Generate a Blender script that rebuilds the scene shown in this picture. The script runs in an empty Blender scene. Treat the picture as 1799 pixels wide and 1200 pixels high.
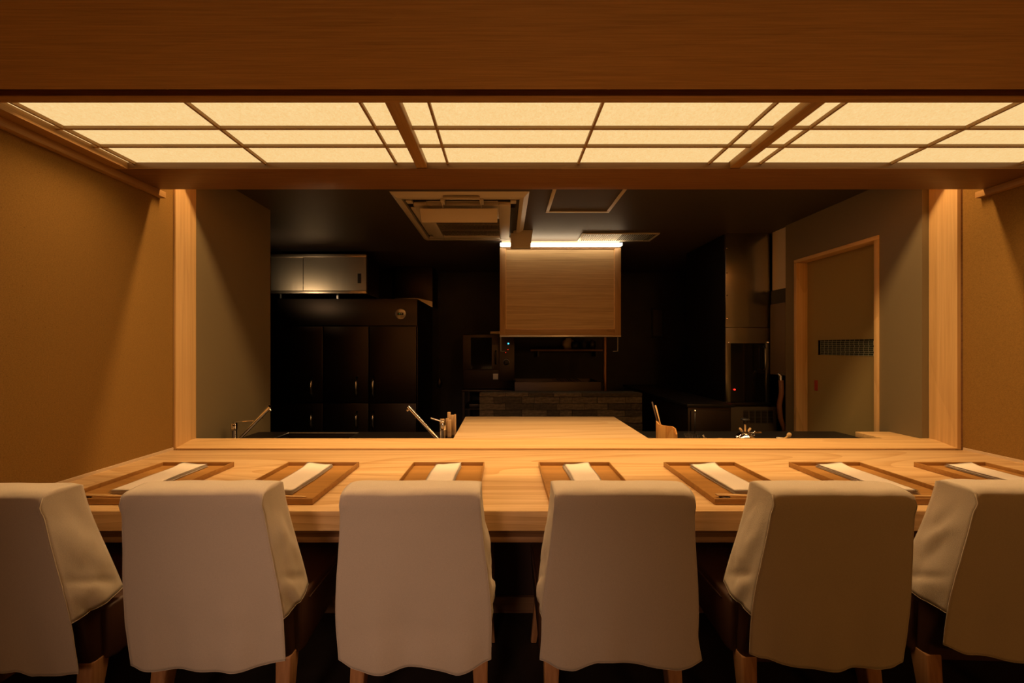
import bpy, bmesh, math, random
from mathutils import Vector, Matrix, noise

random.seed(7)
sc = bpy.context.scene
col = sc.collection
F, VX, VY, CZ = 560.0, 886.0, 611.0, 1.34   # focal length (px of 1799), vanishing point, camera height

# ------------------------------------------------------------------ camera
cam = bpy.data.cameras.new('camera'); cam_o = bpy.data.objects.new('camera', cam); col.objects.link(cam_o)
cam_o.location = (0, 0, CZ); cam_o.rotation_euler = (math.radians(90), 0, 0)
cam.sensor_width = 36.0; cam.lens = F / 1799 * 36
cam.shift_x = (899.5 - VX) / 1799; cam.shift_y = (VY - 600) / 1799
cam.clip_start = 0.02
sc.camera = cam_o

# ------------------------------------------------------------------ world, exposure
w = bpy.data.worlds.new('world'); sc.world = w; w.use_nodes = True
w.node_tree.nodes['Background'].inputs[0].default_value = (1, .75, .5, 1)
w.node_tree.nodes['Background'].inputs[1].default_value = 0.0
sc.view_settings.view_transform = 'Standard'; sc.view_settings.look = 'None'
sc.view_settings.gamma = 1; sc.view_settings.use_curve_mapping = False
sc.view_settings.exposure = 0.0
sc.cycles.max_bounces = 8; sc.cycles.diffuse_bounces = 5; sc.cycles.glossy_bounces = 4
sc.cycles.sample_clamp_indirect = 4
sc.cycles.use_denoising = True

PANEL = (1.0, .70, .32); PANEL_E = .97          # backlit paper of the ceiling light
PAPER_LAMP_W = 8.5                              # lamps of the three ceiling panels
SLOT_W = 12.5                                    # concealed strip over the back of the counter
HOOD_E = 12.0                                     # white strip over the hood panel
ROOM_W = 150.0                                    # room lamp behind the seats

def lamp(name, kind, loc, energy, color, rot=(0, 0, 0), size=.1, size_y=None, spot=None, blend=.5):
    l = bpy.data.lights.new(name, kind); o = bpy.data.objects.new(name, l); col.objects.link(o)
    o.location = loc; o.rotation_euler = rot; l.energy = energy; l.color = color
    if kind == 'AREA':
        l.shape = 'RECTANGLE'; l.size = size; l.size_y = size_y or size
    else:
        l.shadow_soft_size = size
    if kind == 'SPOT':
        l.spot_size = math.radians(spot); l.spot_blend = blend
    return o

WARM = (1.0, .60, .25)
for i, x in enumerate((-1.20, .377, 1.94)):
    lamp('ceiling_panel_lamp', 'AREA', (x, 1.43, 2.268), PAPER_LAMP_W, (1, .58, .24), size=1.42, size_y=.36).data.spread = math.radians(115)
for x in (-1.13, .38, 1.89):
    lamp('slot_strip_lamp', 'AREA', (x, 1.888, 2.54), SLOT_W, WARM, size=1.50, size_y=.02).data.spread = math.radians(150)
ro = lamp('room_lamp', 'SPOT', (-.95, -1.9, 2.0), ROOM_W, (1, .60, .40), size=.45, spot=37, blend=1.0)
ro.rotation_euler = (Vector((-.50, 1.0, .60)) - ro.location).to_track_quat('-Z', 'Y').to_euler()

for x, e in ((-1.1, 2.5), (1.7, 17.0)):  # unseen fill lamps, added to stand for warm bounce on the chair backs
    lamp('bounce_fill_lamp', 'AREA', (x, -1.9, 2.2), e, (1, .42, .09), rot=(math.radians(50), 0, 0), size=.6)
ko = lamp('kitchen_wall_lamp', 'SPOT', (-2.72, 2.82, 2.0), 7.5, (1, .66, .34), size=.06, spot=84, blend=1.0)
ko.rotation_euler = (Vector((-2.15, 3.7, 2.30)) - ko.location).to_track_quat('-Z', 'Y').to_euler()

# ------------------------------------------------------------------ materials
def mat(name, color, rough=.6, metal=0.0, spec=.5, bump=None, vary=None, coat=0.0):
    m = bpy.data.materials.new(name); m.use_nodes = True
    nt = m.node_tree; b = nt.nodes['Principled BSDF']
    b.inputs['Base Color'].default_value = (*color, 1); b.inputs['Roughness'].default_value = rough
    b.inputs['Metallic'].default_value = metal; b.inputs['Specular IOR Level'].default_value = spec
    b.inputs['Coat Weight'].default_value = coat
    tc = nt.nodes.new('ShaderNodeTexCoord')
    if vary:                                       # (scale xyz, amount)
        mp = nt.nodes.new('ShaderNodeMapping'); mp.inputs['Scale'].default_value = vary[0]
        n = nt.nodes.new('ShaderNodeTexNoise'); n.inputs['Scale'].default_value = 1; n.inputs['Detail'].default_value = 4
        r = nt.nodes.new('ShaderNodeValToRGB')
        a = vary[1]
        r.color_ramp.elements[0].position = .3; r.color_ramp.elements[1].position = .7
        r.color_ramp.elements[0].color = (*[c * (1 - a) for c in color], 1)
        r.color_ramp.elements[1].color = (*[min(1, c * (1 + a)) for c in color], 1)
        nt.links.new(tc.outputs['Object'], mp.inputs[0]); nt.links.new(mp.outputs[0], n.inputs['Vector'])
        nt.links.new(n.outputs[0], r.inputs[0]); nt.links.new(r.outputs[0], b.inputs['Base Color'])
    if bump:                                       # (scale, strength, distance)
        n2 = nt.nodes.new('ShaderNodeTexNoise'); n2.inputs['Scale'].default_value = bump[0]; n2.inputs['Detail'].default_value = 5
        bp = nt.nodes.new('ShaderNodeBump'); bp.inputs['Strength'].default_value = bump[1]; bp.inputs['Distance'].default_value = bump[2]
        nt.links.new(tc.outputs['Object'], n2.inputs['Vector']); nt.links.new(n2.outputs[0], bp.inputs['Height'])
        nt.links.new(bp.outputs[0], b.inputs['Normal'])
    return m

def wood(name, c_dark, c_light, axis=0, fine=90, rings=9.0, ring_amt=.5, rough=.45, spec=.4, stretch=.06, lines=14):
    """Plain-sawn or straight-grained wood; the grain runs along the axis."""
    m = bpy.data.materials.new(name); m.use_nodes = True
    nt = m.node_tree; N = nt.nodes.new; L = nt.links.new; b = nt.nodes['Principled BSDF']
    b.inputs['Roughness'].default_value = rough; b.inputs['Specular IOR Level'].default_value = spec
    tc = N('ShaderNodeTexCoord')
    def mapped(s_along, s_across):
        mp = N('ShaderNodeMapping'); s = [s_across] * 3; s[axis] = s_along; mp.inputs['Scale'].default_value = s
        L(tc.outputs['Object'], mp.inputs[0]); return mp
    # long soft rings: fractional part of a stretched noise
    m1 = mapped(rings * stretch, rings * .35)
    n1 = N('ShaderNodeTexNoise'); n1.inputs['Scale'].default_value = 1; n1.inputs['Detail'].default_value = 1.5; n1.inputs['Roughness'].default_value = .4
    L(m1.outputs[0], n1.inputs['Vector'])
    mul = N('ShaderNodeMath'); mul.operation = 'MULTIPLY'; mul.inputs[1].default_value = lines; L(n1.outputs[0], mul.inputs[0])
    fr = N('ShaderNodeMath'); fr.operation = 'FRACT'; L(mul.outputs[0], fr.inputs[0])
    pw = N('ShaderNodeMath'); pw.operation = 'POWER'; pw.inputs[1].default_value = 3; L(fr.outputs[0], pw.inputs[0])
    m2 = mapped(fine * .02, fine)
    n2 = N('ShaderNodeTexNoise'); n2.inputs['Scale'].default_value = 1; n2.inputs['Detail'].default_value = 4; n2.inputs['Roughness'].default_value = .6
    L(m2.outputs[0], n2.inputs['Vector'])
    a = N('ShaderNodeMath'); a.operation = 'MULTIPLY'; a.inputs[1].default_value = ring_amt; L(pw.outputs[0], a.inputs[0])
    s = N('ShaderNodeMath'); s.operation = 'SUBTRACT'; L(n2.outputs[0], s.inputs[0]); L(a.outputs[0], s.inputs[1])
    r = N('ShaderNodeValToRGB'); r.color_ramp.elements[0].position = .12; r.color_ramp.elements[1].position = .62
    r.color_ramp.elements[0].color = (*c_dark, 1); r.color_ramp.elements[1].color = (*c_light, 1)
    L(s.outputs[0], r.inputs[0]); L(r.outputs[0], b.inputs['Base Color'])
    bp = N('ShaderNodeBump'); bp.inputs['Strength'].default_value = .12; bp.inputs['Distance'].default_value = .001
    L(n2.outputs[0], bp.inputs['Height']); L(bp.outputs[0], b.inputs['Normal'])
    return m

def emis(name, color, e):
    m = bpy.data.materials.new(name); m.use_nodes = True; nt = m.node_tree
    b = nt.nodes['Principled BSDF']; b.inputs['Base Color'].default_value = (*[c * .15 for c in color], 1)
    b.inputs['Emission Color'].default_value = (*color, 1); b.inputs['Emission Strength'].default_value = e
    return m

def washi():
    m = emis('washi_paper', PANEL, PANEL_E); nt = m.node_tree; N = nt.nodes.new; L = nt.links.new
    b = nt.nodes['Principled BSDF']; tc = N('ShaderNodeTexCoord')
    n = N('ShaderNodeTexNoise'); n.inputs['Scale'].default_value = 70; n.inputs['Detail'].default_value = 8; n.inputs['Roughness'].default_value = .75
    n.inputs['Distortion'].default_value = 1.5
    L(tc.outputs['Object'], n.inputs['Vector'])
    r = N('ShaderNodeValToRGB'); r.color_ramp.elements[0].position = .33; r.color_ramp.elements[1].position = .62
    r.color_ramp.elements[0].color = (PANEL[0] * .88, PANEL[1] * .78, PANEL[2] * .62, 1); r.color_ramp.elements[1].color = (*PANEL, 1)
    L(n.outputs[0], r.inputs[0]); L(r.outputs[0], b.inputs['Emission Color'])
    b.inputs['Roughness'].default_value = .9; b.inputs['Specular IOR Level'].default_value = .1
    return m

def plaster(name, c):
    m = mat(name, c, .92, spec=.15, bump=(420, .35, .0012)); nt = m.node_tree; N = nt.nodes.new; L = nt.links.new
    b = nt.nodes['Principled BSDF']; tc = N('ShaderNodeTexCoord')
    n = N('ShaderNodeTexNoise'); n.inputs['Scale'].default_value = 260; n.inputs['Detail'].default_value = 3
    v = N('ShaderNodeTexVoronoi'); v.inputs['Scale'].default_value = 38
    r = N('ShaderNodeValToRGB'); r.color_ramp.elements[0].position = .3; r.color_ramp.elements[1].position = .7
    r.color_ramp.elements[0].color = (*[x * .82 for x in c], 1); r.color_ramp.elements[1].color = (*[x * 1.12 for x in c], 1)
    r2 = N('ShaderNodeValToRGB'); r2.color_ramp.elements[0].position = .035; r2.color_ramp.elements[1].position = .06
    r2.color_ramp.elements[0].color = (.45, .4, .35, 1); r2.color_ramp.elements[1].color = (1, 1, 1, 1)
    mx = N('ShaderNodeMix'); mx.data_type = 'RGBA'; mx.blend_type = 'MULTIPLY'; mx.inputs[0].default_value = 1
    L(tc.outputs['Object'], n.inputs['Vector']); L(tc.outputs['Object'], v.inputs['Vector'])
    L(n.outputs[0], r.inputs[0]); L(v.outputs['Distance'], r2.inputs[0])
    L(r.outputs[0], mx.inputs[6]); L(r2.outputs[0], mx.inputs[7]); L(mx.outputs[2], b.inputs['Base Color'])
    return m

def glass(name, tint=(1, 1, 1), rough=0.0):
    m = bpy.data.materials.new(name); m.use_nodes = True; b = m.node_tree.nodes['Principled BSDF']
    b.inputs['Base Color'].default_value = (*tint, 1); b.inputs['Transmission Weight'].default_value = 1
    b.inputs['Roughness'].default_value = rough; b.inputs['IOR'].default_value = 1.48
    return m

def fabric(name, c):
    m = mat(name, c, .95, spec=.1); nt = m.node_tree; N = nt.nodes.new; L = nt.links.new
    b = nt.nodes['Principled BSDF']; b.inputs['Sheen Weight'].default_value = .15
    tc = N('ShaderNodeTexCoord')
    w1 = N('ShaderNodeTexWave'); w1.bands_direction = 'X'; w1.inputs['Scale'].default_value = 520; w1.inputs['Distortion'].default_value = .6
    w2 = N('ShaderNodeTexWave'); w2.bands_direction = 'Z'; w2.inputs['Scale'].default_value = 520; w2.inputs['Distortion'].default_value = .6
    ad = N('ShaderNodeMath'); ad.operation = 'ADD'
    n = N('ShaderNodeTexNoise'); n.inputs['Scale'].default_value = 9; n.inputs['Detail'].default_value = 3
    ad2 = N('ShaderNodeMath'); ad2.operation = 'MULTIPLY_ADD'; ad2.inputs[1].default_value = 6
    bp = N('ShaderNodeBump'); bp.inputs['Strength'].default_value = .25; bp.inputs['Distance'].default_value = .0008
    for t in (w1, w2, n): L(tc.outputs['Object'], t.inputs['Vector'])
    L(w1.outputs['Fac'], ad.inputs[0]); L(w2.outputs['Fac'], ad.inputs[1])
    L(n.outputs[0], ad2.inputs[0]); L(ad.outputs[0], ad2.inputs[2])
    n3 = N('ShaderNodeTexNoise'); n3.inputs['Scale'].default_value = 520; n3.inputs['Detail'].default_value = 4
    rr = N('ShaderNodeValToRGB'); rr.color_ramp.elements[0].position = .3; rr.color_ramp.elements[1].position = .7
    rr.color_ramp.elements[0].color = (*[x * .92 for x in c], 1); rr.color_ramp.elements[1].color = (*[min(1, x * 1.05) for x in c], 1)
    L(tc.outputs['Object'], n3.inputs['Vector']); L(n3.outputs[0], rr.inputs[0]); L(rr.outputs[0], b.inputs['Base Color'])
    L(ad2.outputs[0], bp.inputs['Height']); L(bp.outputs[0], b.inputs['Normal'])
    return m

def steel(name, c=(.55, .55, .55), rough=.28, sc_=(4, 4, 300), st=.06):
    m = mat(name, c, rough, 1.0); nt = m.node_tree; N = nt.nodes.new; L = nt.links.new
    b = nt.nodes['Principled BSDF']; tc = N('ShaderNodeTexCoord'); mp = N('ShaderNodeMapping'); mp.inputs['Scale'].default_value = sc_
    n = N('ShaderNodeTexNoise'); n.inputs['Scale'].default_value = 1; n.inputs['Detail'].default_value = 3
    bp = N('ShaderNodeBump'); bp.inputs['Strength'].default_value = st; bp.inputs['Distance'].default_value = .001
    L(tc.outputs['Object'], mp.inputs[0]); L(mp.outputs[0], n.inputs['Vector']); L(n.outputs[0], bp.inputs['Height']); L(bp.outputs[0], b.inputs['Normal'])
    return m

def reed():
    """woven reed sheet behind the little door window"""
    m = mat('woven_reed', (.03, .04, .03), .6); nt = m.node_tree; N = nt.nodes.new; L = nt.links.new
    b = nt.nodes['Principled BSDF']; tc = N('ShaderNodeTexCoord')
    mp = N('ShaderNodeMapping'); mp.inputs['Rotation'].default_value = (0, math.radians(90), math.radians(90))
    sep = N('ShaderNodeSeparateXYZ'); cmb = N('ShaderNodeCombineXYZ')
    L(tc.outputs['Object'], sep.inputs[0]); L(sep.outputs['Y'], cmb.inputs['X']); L(sep.outputs['Z'], cmb.inputs['Y'])
    br = N('ShaderNodeTexBrick'); br.inputs['Scale'].default_value = 1
    br.inputs['Brick Width'].default_value = .034; br.inputs['Row Height'].default_value = .016; br.inputs['Mortar Size'].default_value = .0015
    br.inputs['Color1'].default_value = (.012, .02, .012, 1); br.inputs['Color2'].default_value = (.04, .05, .03, 1)
    br.inputs['Mortar'].default_value = (.42, .44, .30, 1); br.offset = .12; br.offset_frequency = 3
    L(cmb.outputs[0], br.inputs['Vector']); L(br.outputs['Color'], b.inputs['Base Color'])
    return m

M = dict(
    counter=wood('counter_wood', (.50, .29, .115), (.72, .50, .26), 0, fine=70, rings=6, ring_amt=.30, rough=.42, stretch=.03, lines=34),
    board=wood('board_wood', (.56, .36, .17), (.74, .54, .31), 0, fine=40, rings=5, ring_amt=.25, rough=.5),
    frame_x=wood('frame_wood', (.55, .33, .13), (.72, .48, .22), 0, fine=80, rings=6, ring_amt=.25, rough=.5, stretch=.03),
    frame_z=wood('frame_wood_upright', (.50, .30, .12), (.66, .43, .19), 2, fine=80, rings=6, ring_amt=.12, rough=.5, stretch=.02),
    ceil=wood('ceiling_wood', (.26, .135, .043), (.45, .25, .085), 0, fine=230, rings=9, ring_amt=.08, rough=.5, stretch=.02),
    ceil_y=wood('ceiling_wood_cross', (.26, .135, .043), (.45, .25, .085), 1, fine=230, rings=9, ring_amt=.08, rough=.5, stretch=.02),
    lattice=wood('lattice_wood', (.30, .17, .07), (.46, .28, .12), 0, fine=120, rings=8, ring_amt=.2, rough=.6),
    hood=wood('hood_wood', (.30, .20, .095), (.50, .36, .19), 0, fine=130, rings=7, ring_amt=.15, rough=.42, stretch=.015),
    hood_r=wood('hood_rail_wood', (.24, .14, .06), (.36, .22, .10), 0, fine=60, rings=5, ring_amt=.2),
    soffit=wood('ceiling_wood_shaded', (.15, .065, .02), (.25, .12, .04), 0, fine=230, rings=9, ring_amt=.08, rough=.5, stretch=.02),  # ceiling wood again, the soffit's shade put into a darker, redder colour
    tray=wood('tray_wood', (.29, .14, .035), (.42, .215, .06), 0, fine=90, rings=5, ring_amt=.1, rough=.4),
    leg=wood('leg_wood', (.30, .14, .06), (.46, .24, .11), 2, fine=90, rings=6, ring_amt=.2, rough=.5),
    apron=wood('apron_wood', (.20, .10, .05), (.32, .18, .09), 0, fine=90, rings=6, ring_amt=.2, rough=.6),
    door_w=wood('door_frame_wood', (.56, .34, .13), (.72, .48, .22), 2, fine=80, rings=6, ring_amt=.25, rough=.5),
    bamboo=wood('bamboo_wood', (.50, .20, .04), (.74, .42, .14), 2, fine=60, rings=5, ring_amt=.2, rough=.35),
    handle=wood('knife_handle_wood', (.28, .15, .06), (.50, .33, .16), 2, fine=120, rings=8, ring_amt=.2, rough=.5),
    stick=wood('stick_wood', (.55, .34, .13), (.74, .50, .24), 0, fine=120, rings=5, ring_amt=.1, rough=.55),
    washi=washi(),
    plaster=plaster('ochre_plaster', (.27, .148, .036)),
    trim=mat('pale_trim', (.62, .48, .32), .7),
    kwall=mat('kitchen_wall', (.20, .155, .085), .45, spec=.35, bump=(30, .05, .001)),
    kpale=mat('pale_wall_sheet', (.66, .56, .42), .5),
    kdark=mat('kitchen_dark', (.030, .026, .024), .6, vary=((3, 3, 3), .25)),
    kceil=mat('kitchen_ceiling', (.060, .048, .042), .52, spec=.4),
    door=mat('door_cloth', (.33, .245, .10), .85, spec=.2, bump=(350, .3, .001)),
    floor=mat('dark_floor', (.020, .014, .011), .55, vary=((6, 6, 6), .3)),
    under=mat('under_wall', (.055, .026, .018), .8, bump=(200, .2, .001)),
    linen=fabric('linen', (.70, .61, .50)),
    napkin=fabric('napkin_cloth', (.80, .71, .62)),
    leather=mat('brown_leather', (.065, .028, .016), .42, spec=.5, bump=(160, .25, .0012)),
    steel=steel('brushed_steel'), steel_d=steel('dull_steel', (.085, .068, .06), .46), steel_w=steel('satin_steel', (.80, .72, .60), .34, (9, 2, 1.2), .9),
    chrome=mat('chrome', (.85, .83, .80), .09, 1.0, bump=(9, .03, .001)),
    plastic=mat('white_plastic', (.50, .45, .36), .45),
    plastic_d=mat('dark_plastic', (.02, .018, .016), .5),
    black=mat('black_metal', (.012, .011, .011), .4),
    led=emis('white_strip', (1, .74, .46), HOOD_E),
    red=emis('red_light', (1, .02, .01), 3.0), blue=emis('blue_light', (.05, .6, 1), 3.0),
    handle_red=mat('red_pull', (.34, .035, .015), .5),
    brick=mat('grey_brick', (.105, .08, .052), .85, vary=((22, 22, 60), .45), bump=(90, .6, .006)),
    brick_b=mat('dark_brick', (.05, .038, .026), .85, vary=((22, 22, 60), .45), bump=(90, .6, .006)),
    mortar=mat('mortar', (.03, .026, .022), .95),
    glass=glass('clear_glass'), frost=glass('rippled_glass', (.95, .93, .9), .18), smoke=mat('oven_glass', (.008, .008, .008), .08),
    ivory=mat('ivory_ceramic', (.72, .64, .50), .35),
    hose=mat('brown_hose', (.22, .09, .04), .5),
    reed=reed(), twig=mat('dark_twig', (.06, .03, .015), .6),
)

# ------------------------------------------------------------------ builders
class MB:
    def __init__(self): self.bm = bmesh.new()
    def box(self, x0, x1, y0, y1, z0, z1, mtx=None):
        vs = [self.bm.verts.new(p) for p in ((x0, y0, z0), (x1, y0, z0), (x1, y1, z0), (x0, y1, z0), (x0, y0, z1), (x1, y0, z1), (x1, y1, z1), (x0, y1, z1))]
        if mtx is not None:
            for v in vs: v.co = mtx @ v.co
        for f in ((0, 3, 2, 1), (4, 5, 6, 7), (0, 1, 5, 4), (1, 2, 6, 5), (2, 3, 7, 6), (3, 0, 4, 7)): self.bm.faces.new([vs[i] for i in f])
        return self
    def prism(self, pts, a, b, axis='x'):
        """outline (u, v) pushed from a to b along the axis"""
        def P(u, v, t): return (t, u, v) if axis == 'x' else ((u, t, v) if axis == 'y' else (u, v, t))
        A = [self.bm.verts.new(P(u, v, a)) for u, v in pts]; B = [self.bm.verts.new(P(u, v, b)) for u, v in pts]
        n = len(pts)
        self.bm.faces.new(A); self.bm.faces.new(B[::-1])
        for i in range(n): self.bm.faces.new((A[i], B[i], B[(i + 1) % n], A[(i + 1) % n]))
        return self
    def tube(self, path, r, seg=10, cap=True):
        path = [Vector(p) for p in path]; rings = []
        rs = r if isinstance(r, (list, tuple)) else [r] * len(path)
        for i, p in enumerate(path):
            t = (path[min(i + 1, len(path) - 1)] - path[max(i - 1, 0)]).normalized()
            up = Vector((0, 0, 1)) if abs(t.z) < .9 else Vector((0, 1, 0))
            a = t.cross(up).normalized(); b = t.cross(a)
            rings.append([self.bm.verts.new(p + rs[i] * (a * math.cos(k * 2 * math.pi / seg) + b * math.sin(k * 2 * math.pi / seg))) for k in range(seg)])
        for i in range(len(rings) - 1):
            for k in range(seg): self.bm.faces.new((rings[i][k], rings[i][(k + 1) % seg], rings[i + 1][(k + 1) % seg], rings[i + 1][k]))
        if cap: self.bm.faces.new(rings[0][::-1]); self.bm.faces.new(rings[-1])
        return self
    def lathe(self, prof, c=(0, 0, 0), seg=20, sx=1, sy=1):
        rings = []
        for r, z in prof:
            rings.append([self.bm.verts.new((c[0] + sx * r * math.cos(k * 2 * math.pi / seg), c[1] + sy * r * math.sin(k * 2 * math.pi / seg), c[2] + z)) for k in range(seg)])
        for i in range(len(rings) - 1):
            for k in range(seg): self.bm.faces.new((rings[i][k], rings[i][(k + 1) % seg], rings[i + 1][(k + 1) % seg], rings[i + 1][k]))
        self.bm.faces.new(rings[0][::-1]); self.bm.faces.new(rings[-1])
        return self
    def build(self, name, m, parent=None, bevel=0, seg=2, smooth=None, origin=None):
        me = bpy.data.meshes.new(name)
        bmesh.ops.recalc_face_normals(self.bm, faces=self.bm.faces)
        off = origin
        if parent is not None:
            p = parent
            while p.parent: p = p.parent
            off = p.location
        if off is not None: bmesh.ops.translate(self.bm, verts=self.bm.verts, vec=-Vector(off))
        self.bm.to_mesh(me); self.bm.free()
        me.materials.append(M[m] if isinstance(m, str) else m)
        o = bpy.data.objects.new(name, me); col.objects.link(o)
        if parent is not None: o.parent = parent
        elif origin is not None: o.location = origin
        if bevel:
            md = o.modifiers.new('bevel', 'BEVEL'); md.width = bevel; md.segments = seg; md.limit_method = 'ANGLE'; md.angle_limit = math.radians(40)
        if smooth or (smooth is None and bevel):
            for p in me.polygons: p.use_smooth = True
            if smooth != 'all': me.set_sharp_from_angle(angle=math.radians(38)) if not bevel else None
        return o

def box(name, m, b, parent=None, bevel=0, origin=None):
    return MB().box(*b).build(name, m, parent, bevel, origin=origin, smooth=False if not bevel else None)
def tag(o, label=None, cat=None, group=None, kind=None):
    if label: o['label'] = label
    if cat: o['category'] = cat
    if group: o['group'] = group
    if kind: o['kind'] = kind
    return o
def struct(o, label=None, cat=None): return tag(o, label, cat, kind='structure')
def thing(name, loc, label, cat, group=None):
    o = bpy.data.objects.new(name, None); col.objects.link(o); o.location = loc; o.empty_display_size = .05
    return tag(o, label, cat, group)
def copy_tree(o, parent=None):
    c = o.copy(); col.objects.link(c)
    if parent is not None: c.parent = parent
    for ch in list(o.children): copy_tree(ch, c)
    return c

# ------------------------------------------------------------------ the setting
XL, XR = -2.015, 2.79           # side walls of the dining side
YB = 1.944                      # plane of the opening to the kitchen
CT = .72                        # counter height
KZ = 2.51                       # kitchen ceiling
struct(box('floor', 'floor', (-3.6, 4.0, -3.2, 5.2, -.1, 0)), 'dark floor under the chairs and the kitchen', 'floor')
struct(box('wall_left', 'plaster', (XL - .12, XL, -3.2, YB, 0, 2.9)), 'ochre plaster wall at the left end of the counter', 'wall')
struct(box('wall_right', 'plaster', (XR, XR + .12, -3.2, YB, 0, 2.9)), 'ochre plaster wall at the right end of the counter', 'wall')
struct(box('wall_back', 'plaster', (XL - .12, XR + .12, -3.3, -3.2, 0, 2.9)), 'plaster wall behind the seats', 'wall')
# wall above and below the opening (opening x -2.0 .. 2.76)
fw = MB().box(XL - .12, XR + .12, YB, 2.06, 2.42, 2.9)
fw.box(XL - .12, -2.013, YB + .003, 2.06, 0, 2.42).box(2.787, XR + .12, YB + .003, 2.06, 0, 2.42)
struct(fw.build('wall_front', 'plaster'), 'wall around the opening to the kitchen', 'wall')

# --- wooden ceiling, soffits and recess
struct(box('ceiling', 'ceil', (XL, XR, -3.2, 1.122, 2.25, 2.30)), 'fine grained wooden ceiling over the seats', 'ceiling')
struct(box('ceiling.001', 'apron', (XL, XR, 1.122, 1.152, 2.275, 2.30)), 'dark shadow gap at the edge of the wooden ceiling', 'ceiling')
struct(box('trim_1', 'ceil', (XL, XR, 1.152, 1.185, 2.25, 2.285), bevel=.002), 'wooden edge strip in front of the paper ceiling light', 'trim')
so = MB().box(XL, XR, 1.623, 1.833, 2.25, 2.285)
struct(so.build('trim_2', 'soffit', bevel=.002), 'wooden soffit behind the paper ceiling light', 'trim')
struct(box('trim_3', 'ceil', (XL, XR, 1.825, 1.835, 2.285, 2.60)), 'upright board hiding the strip above the opening', 'trim')
struct(box('trim_4', 'ceil_y', (XL, -1.918, 1.185, 1.623, 2.25, 2.285)), 'left side strip of the ceiling light recess', 'trim')
struct(box('trim_5', 'ceil_y', (2.693, XR, 1.185, 1.623, 2.25, 2.285)), 'right side strip of the ceiling light recess', 'trim')
struct(box('trim_6', 'ceil_y', (XL, XL + .036, 1.0, 1.865, 2.214, 2.25), bevel=.001), 'thin wooden moulding where left wall meets the soffit', 'trim')
struct(box('trim_7', 'ceil_y', (XR - .036, XR, 1.0, 1.865, 2.214, 2.25), bevel=.001), 'thin wooden moulding where right wall meets the soffit', 'trim')
struct(box('ceiling.002', 'ceil', (XL, XR, 1.152, YB, 2.60, 2.64)), 'board above the light slot', 'ceiling')

# --- paper ceiling light: three shoji panels, beams between
ZP = 2.287
ends = (-2.014, -.42, 1.174, 2.768)
where = ('left', 'middle', 'right')
for k in range(3):
    a, b = ends[k] + .027, ends[k + 1] - .027
    t = thing('ceiling_light', ((a + b) / 2, 1.4, ZP), '%s of the three glowing paper ceiling light panels with wooden lattice' % where[k], 'ceiling light', 'paper ceiling light panels')
    ys = [1.100, 1.364, 1.487, 1.640]
    xs = [a, ends[k] + .131, (ends[k] + ends[k + 1]) / 2, ends[k + 1] - .131, b]
    for i in range(4):
        for j in range(3):
            box('paper_pane', 'washi', (xs[i], xs[i + 1], ys[j], ys[j + 1], ZP + .001 * (1 + (i + j) % 2), ZP + .005), t)
    for x in xs[1:4]: box('lattice_bar', 'lattice', (x - .005, x + .005, ys[0], ys[-1], ZP - .014, ZP), t)
    for y in ys[1:3]: box('lattice_bar', 'lattice', (a, b, y - .005, y + .005, ZP - .012, ZP), t)
for k, x in enumerate(ends[1:3]):
    struct(box('trim_%d' % (8 + k), 'ceil_y', (x - .027, x + .027, 1.185, 1.623, 2.255, ZP + .01), bevel=.003), ('left', 'right')[k] + ' wooden beam between the paper ceiling light panels', 'trim')
struct(box('ceiling.003', 'plastic', (XL, XR, 1.12, 1.66, 2.31, 2.33)), 'back of the light box above the paper', 'ceiling')

# --- frame of the opening (window_1): jambs and sill, mitred
wf = thing('window_1', (.38, YB, CT), 'wooden frame round the long opening to the kitchen', 'window frame'); wf['kind'] = 'structure'
mj = MB().prism([(-1.999, YB - .006), (-1.990, 2.022), (-1.990, 2.058), (-2.012, 2.058), (-2.012, YB - .006)], .722, 2.42, 'z'); mj.build('jamb', 'frame_z', wf)
mj = MB().prism([(2.754, YB - .006), (2.741, 2.022), (2.741, 2.058), (2.775, 2.058), (2.775, YB - .006)], .722, 2.42, 'z'); mj.build('jamb', 'frame_z', wf)
MB().prism([(YB - .006, .729), (2.022, .755), (2.058, .755), (2.058, .60), (YB + .004, .60), (YB + .004, .722), (YB - .006, .722)], -1.999, 2.755, 'x').build('sill', 'frame_x', wf)
box('outer_strip', 'apron', (XL, -2.000, YB - .004, YB + .02, .72, 2.42), wf)
box('outer_strip', 'apron', (2.765, XR, YB - .004, YB + .02, .72, 2.42), wf)

# --- kitchen shell
kl = MB().box(-2.14, -1.99, 2.06, 2.712, 0, KZ)
struct(kl.build('wall_left.001', 'kwall'), 'olive grey kitchen wall behind the left of the opening', 'wall')
kr = MB().box(2.70, 2.90, 2.06, 2.318, 0, KZ).box(2.70, 2.90, 2.94, 3.06, 0, KZ).box(2.70, 2.90, 2.318, 2.94, 2.132, KZ)
struct(kr.build('wall_right.001', 'kwall'), 'grey kitchen wall with the door behind the right of the opening', 'wall')
struct(box('wall_right.002', 'kpale', (2.725, 2.80, 3.06, 3.24, 1.92, KZ)), 'pale upright strip of wall beside the steel cabinet', 'wall')
struct(box('wall_left.002', 'kdark', (-3.6, -3.5, 2.6, 5.0, 0, KZ)), 'dark far left kitchen wall', 'wall')
struct(box('wall_left.003', 'kdark', (-3.6, -2.14, 2.60, 2.712, 0, KZ)), 'return wall of the kitchen', 'wall')
struct(box('wall_right.003', 'kdark', (3.5, 3.6, 3.0, 5.0, 0, KZ)), 'dark far right kitchen wall', 'wall')
struct(box('wall_right.004', 'kdark', (2.90, 3.6, 3.0, 3.06, 0, KZ)), 'right return wall of the kitchen', 'wall')
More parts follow.
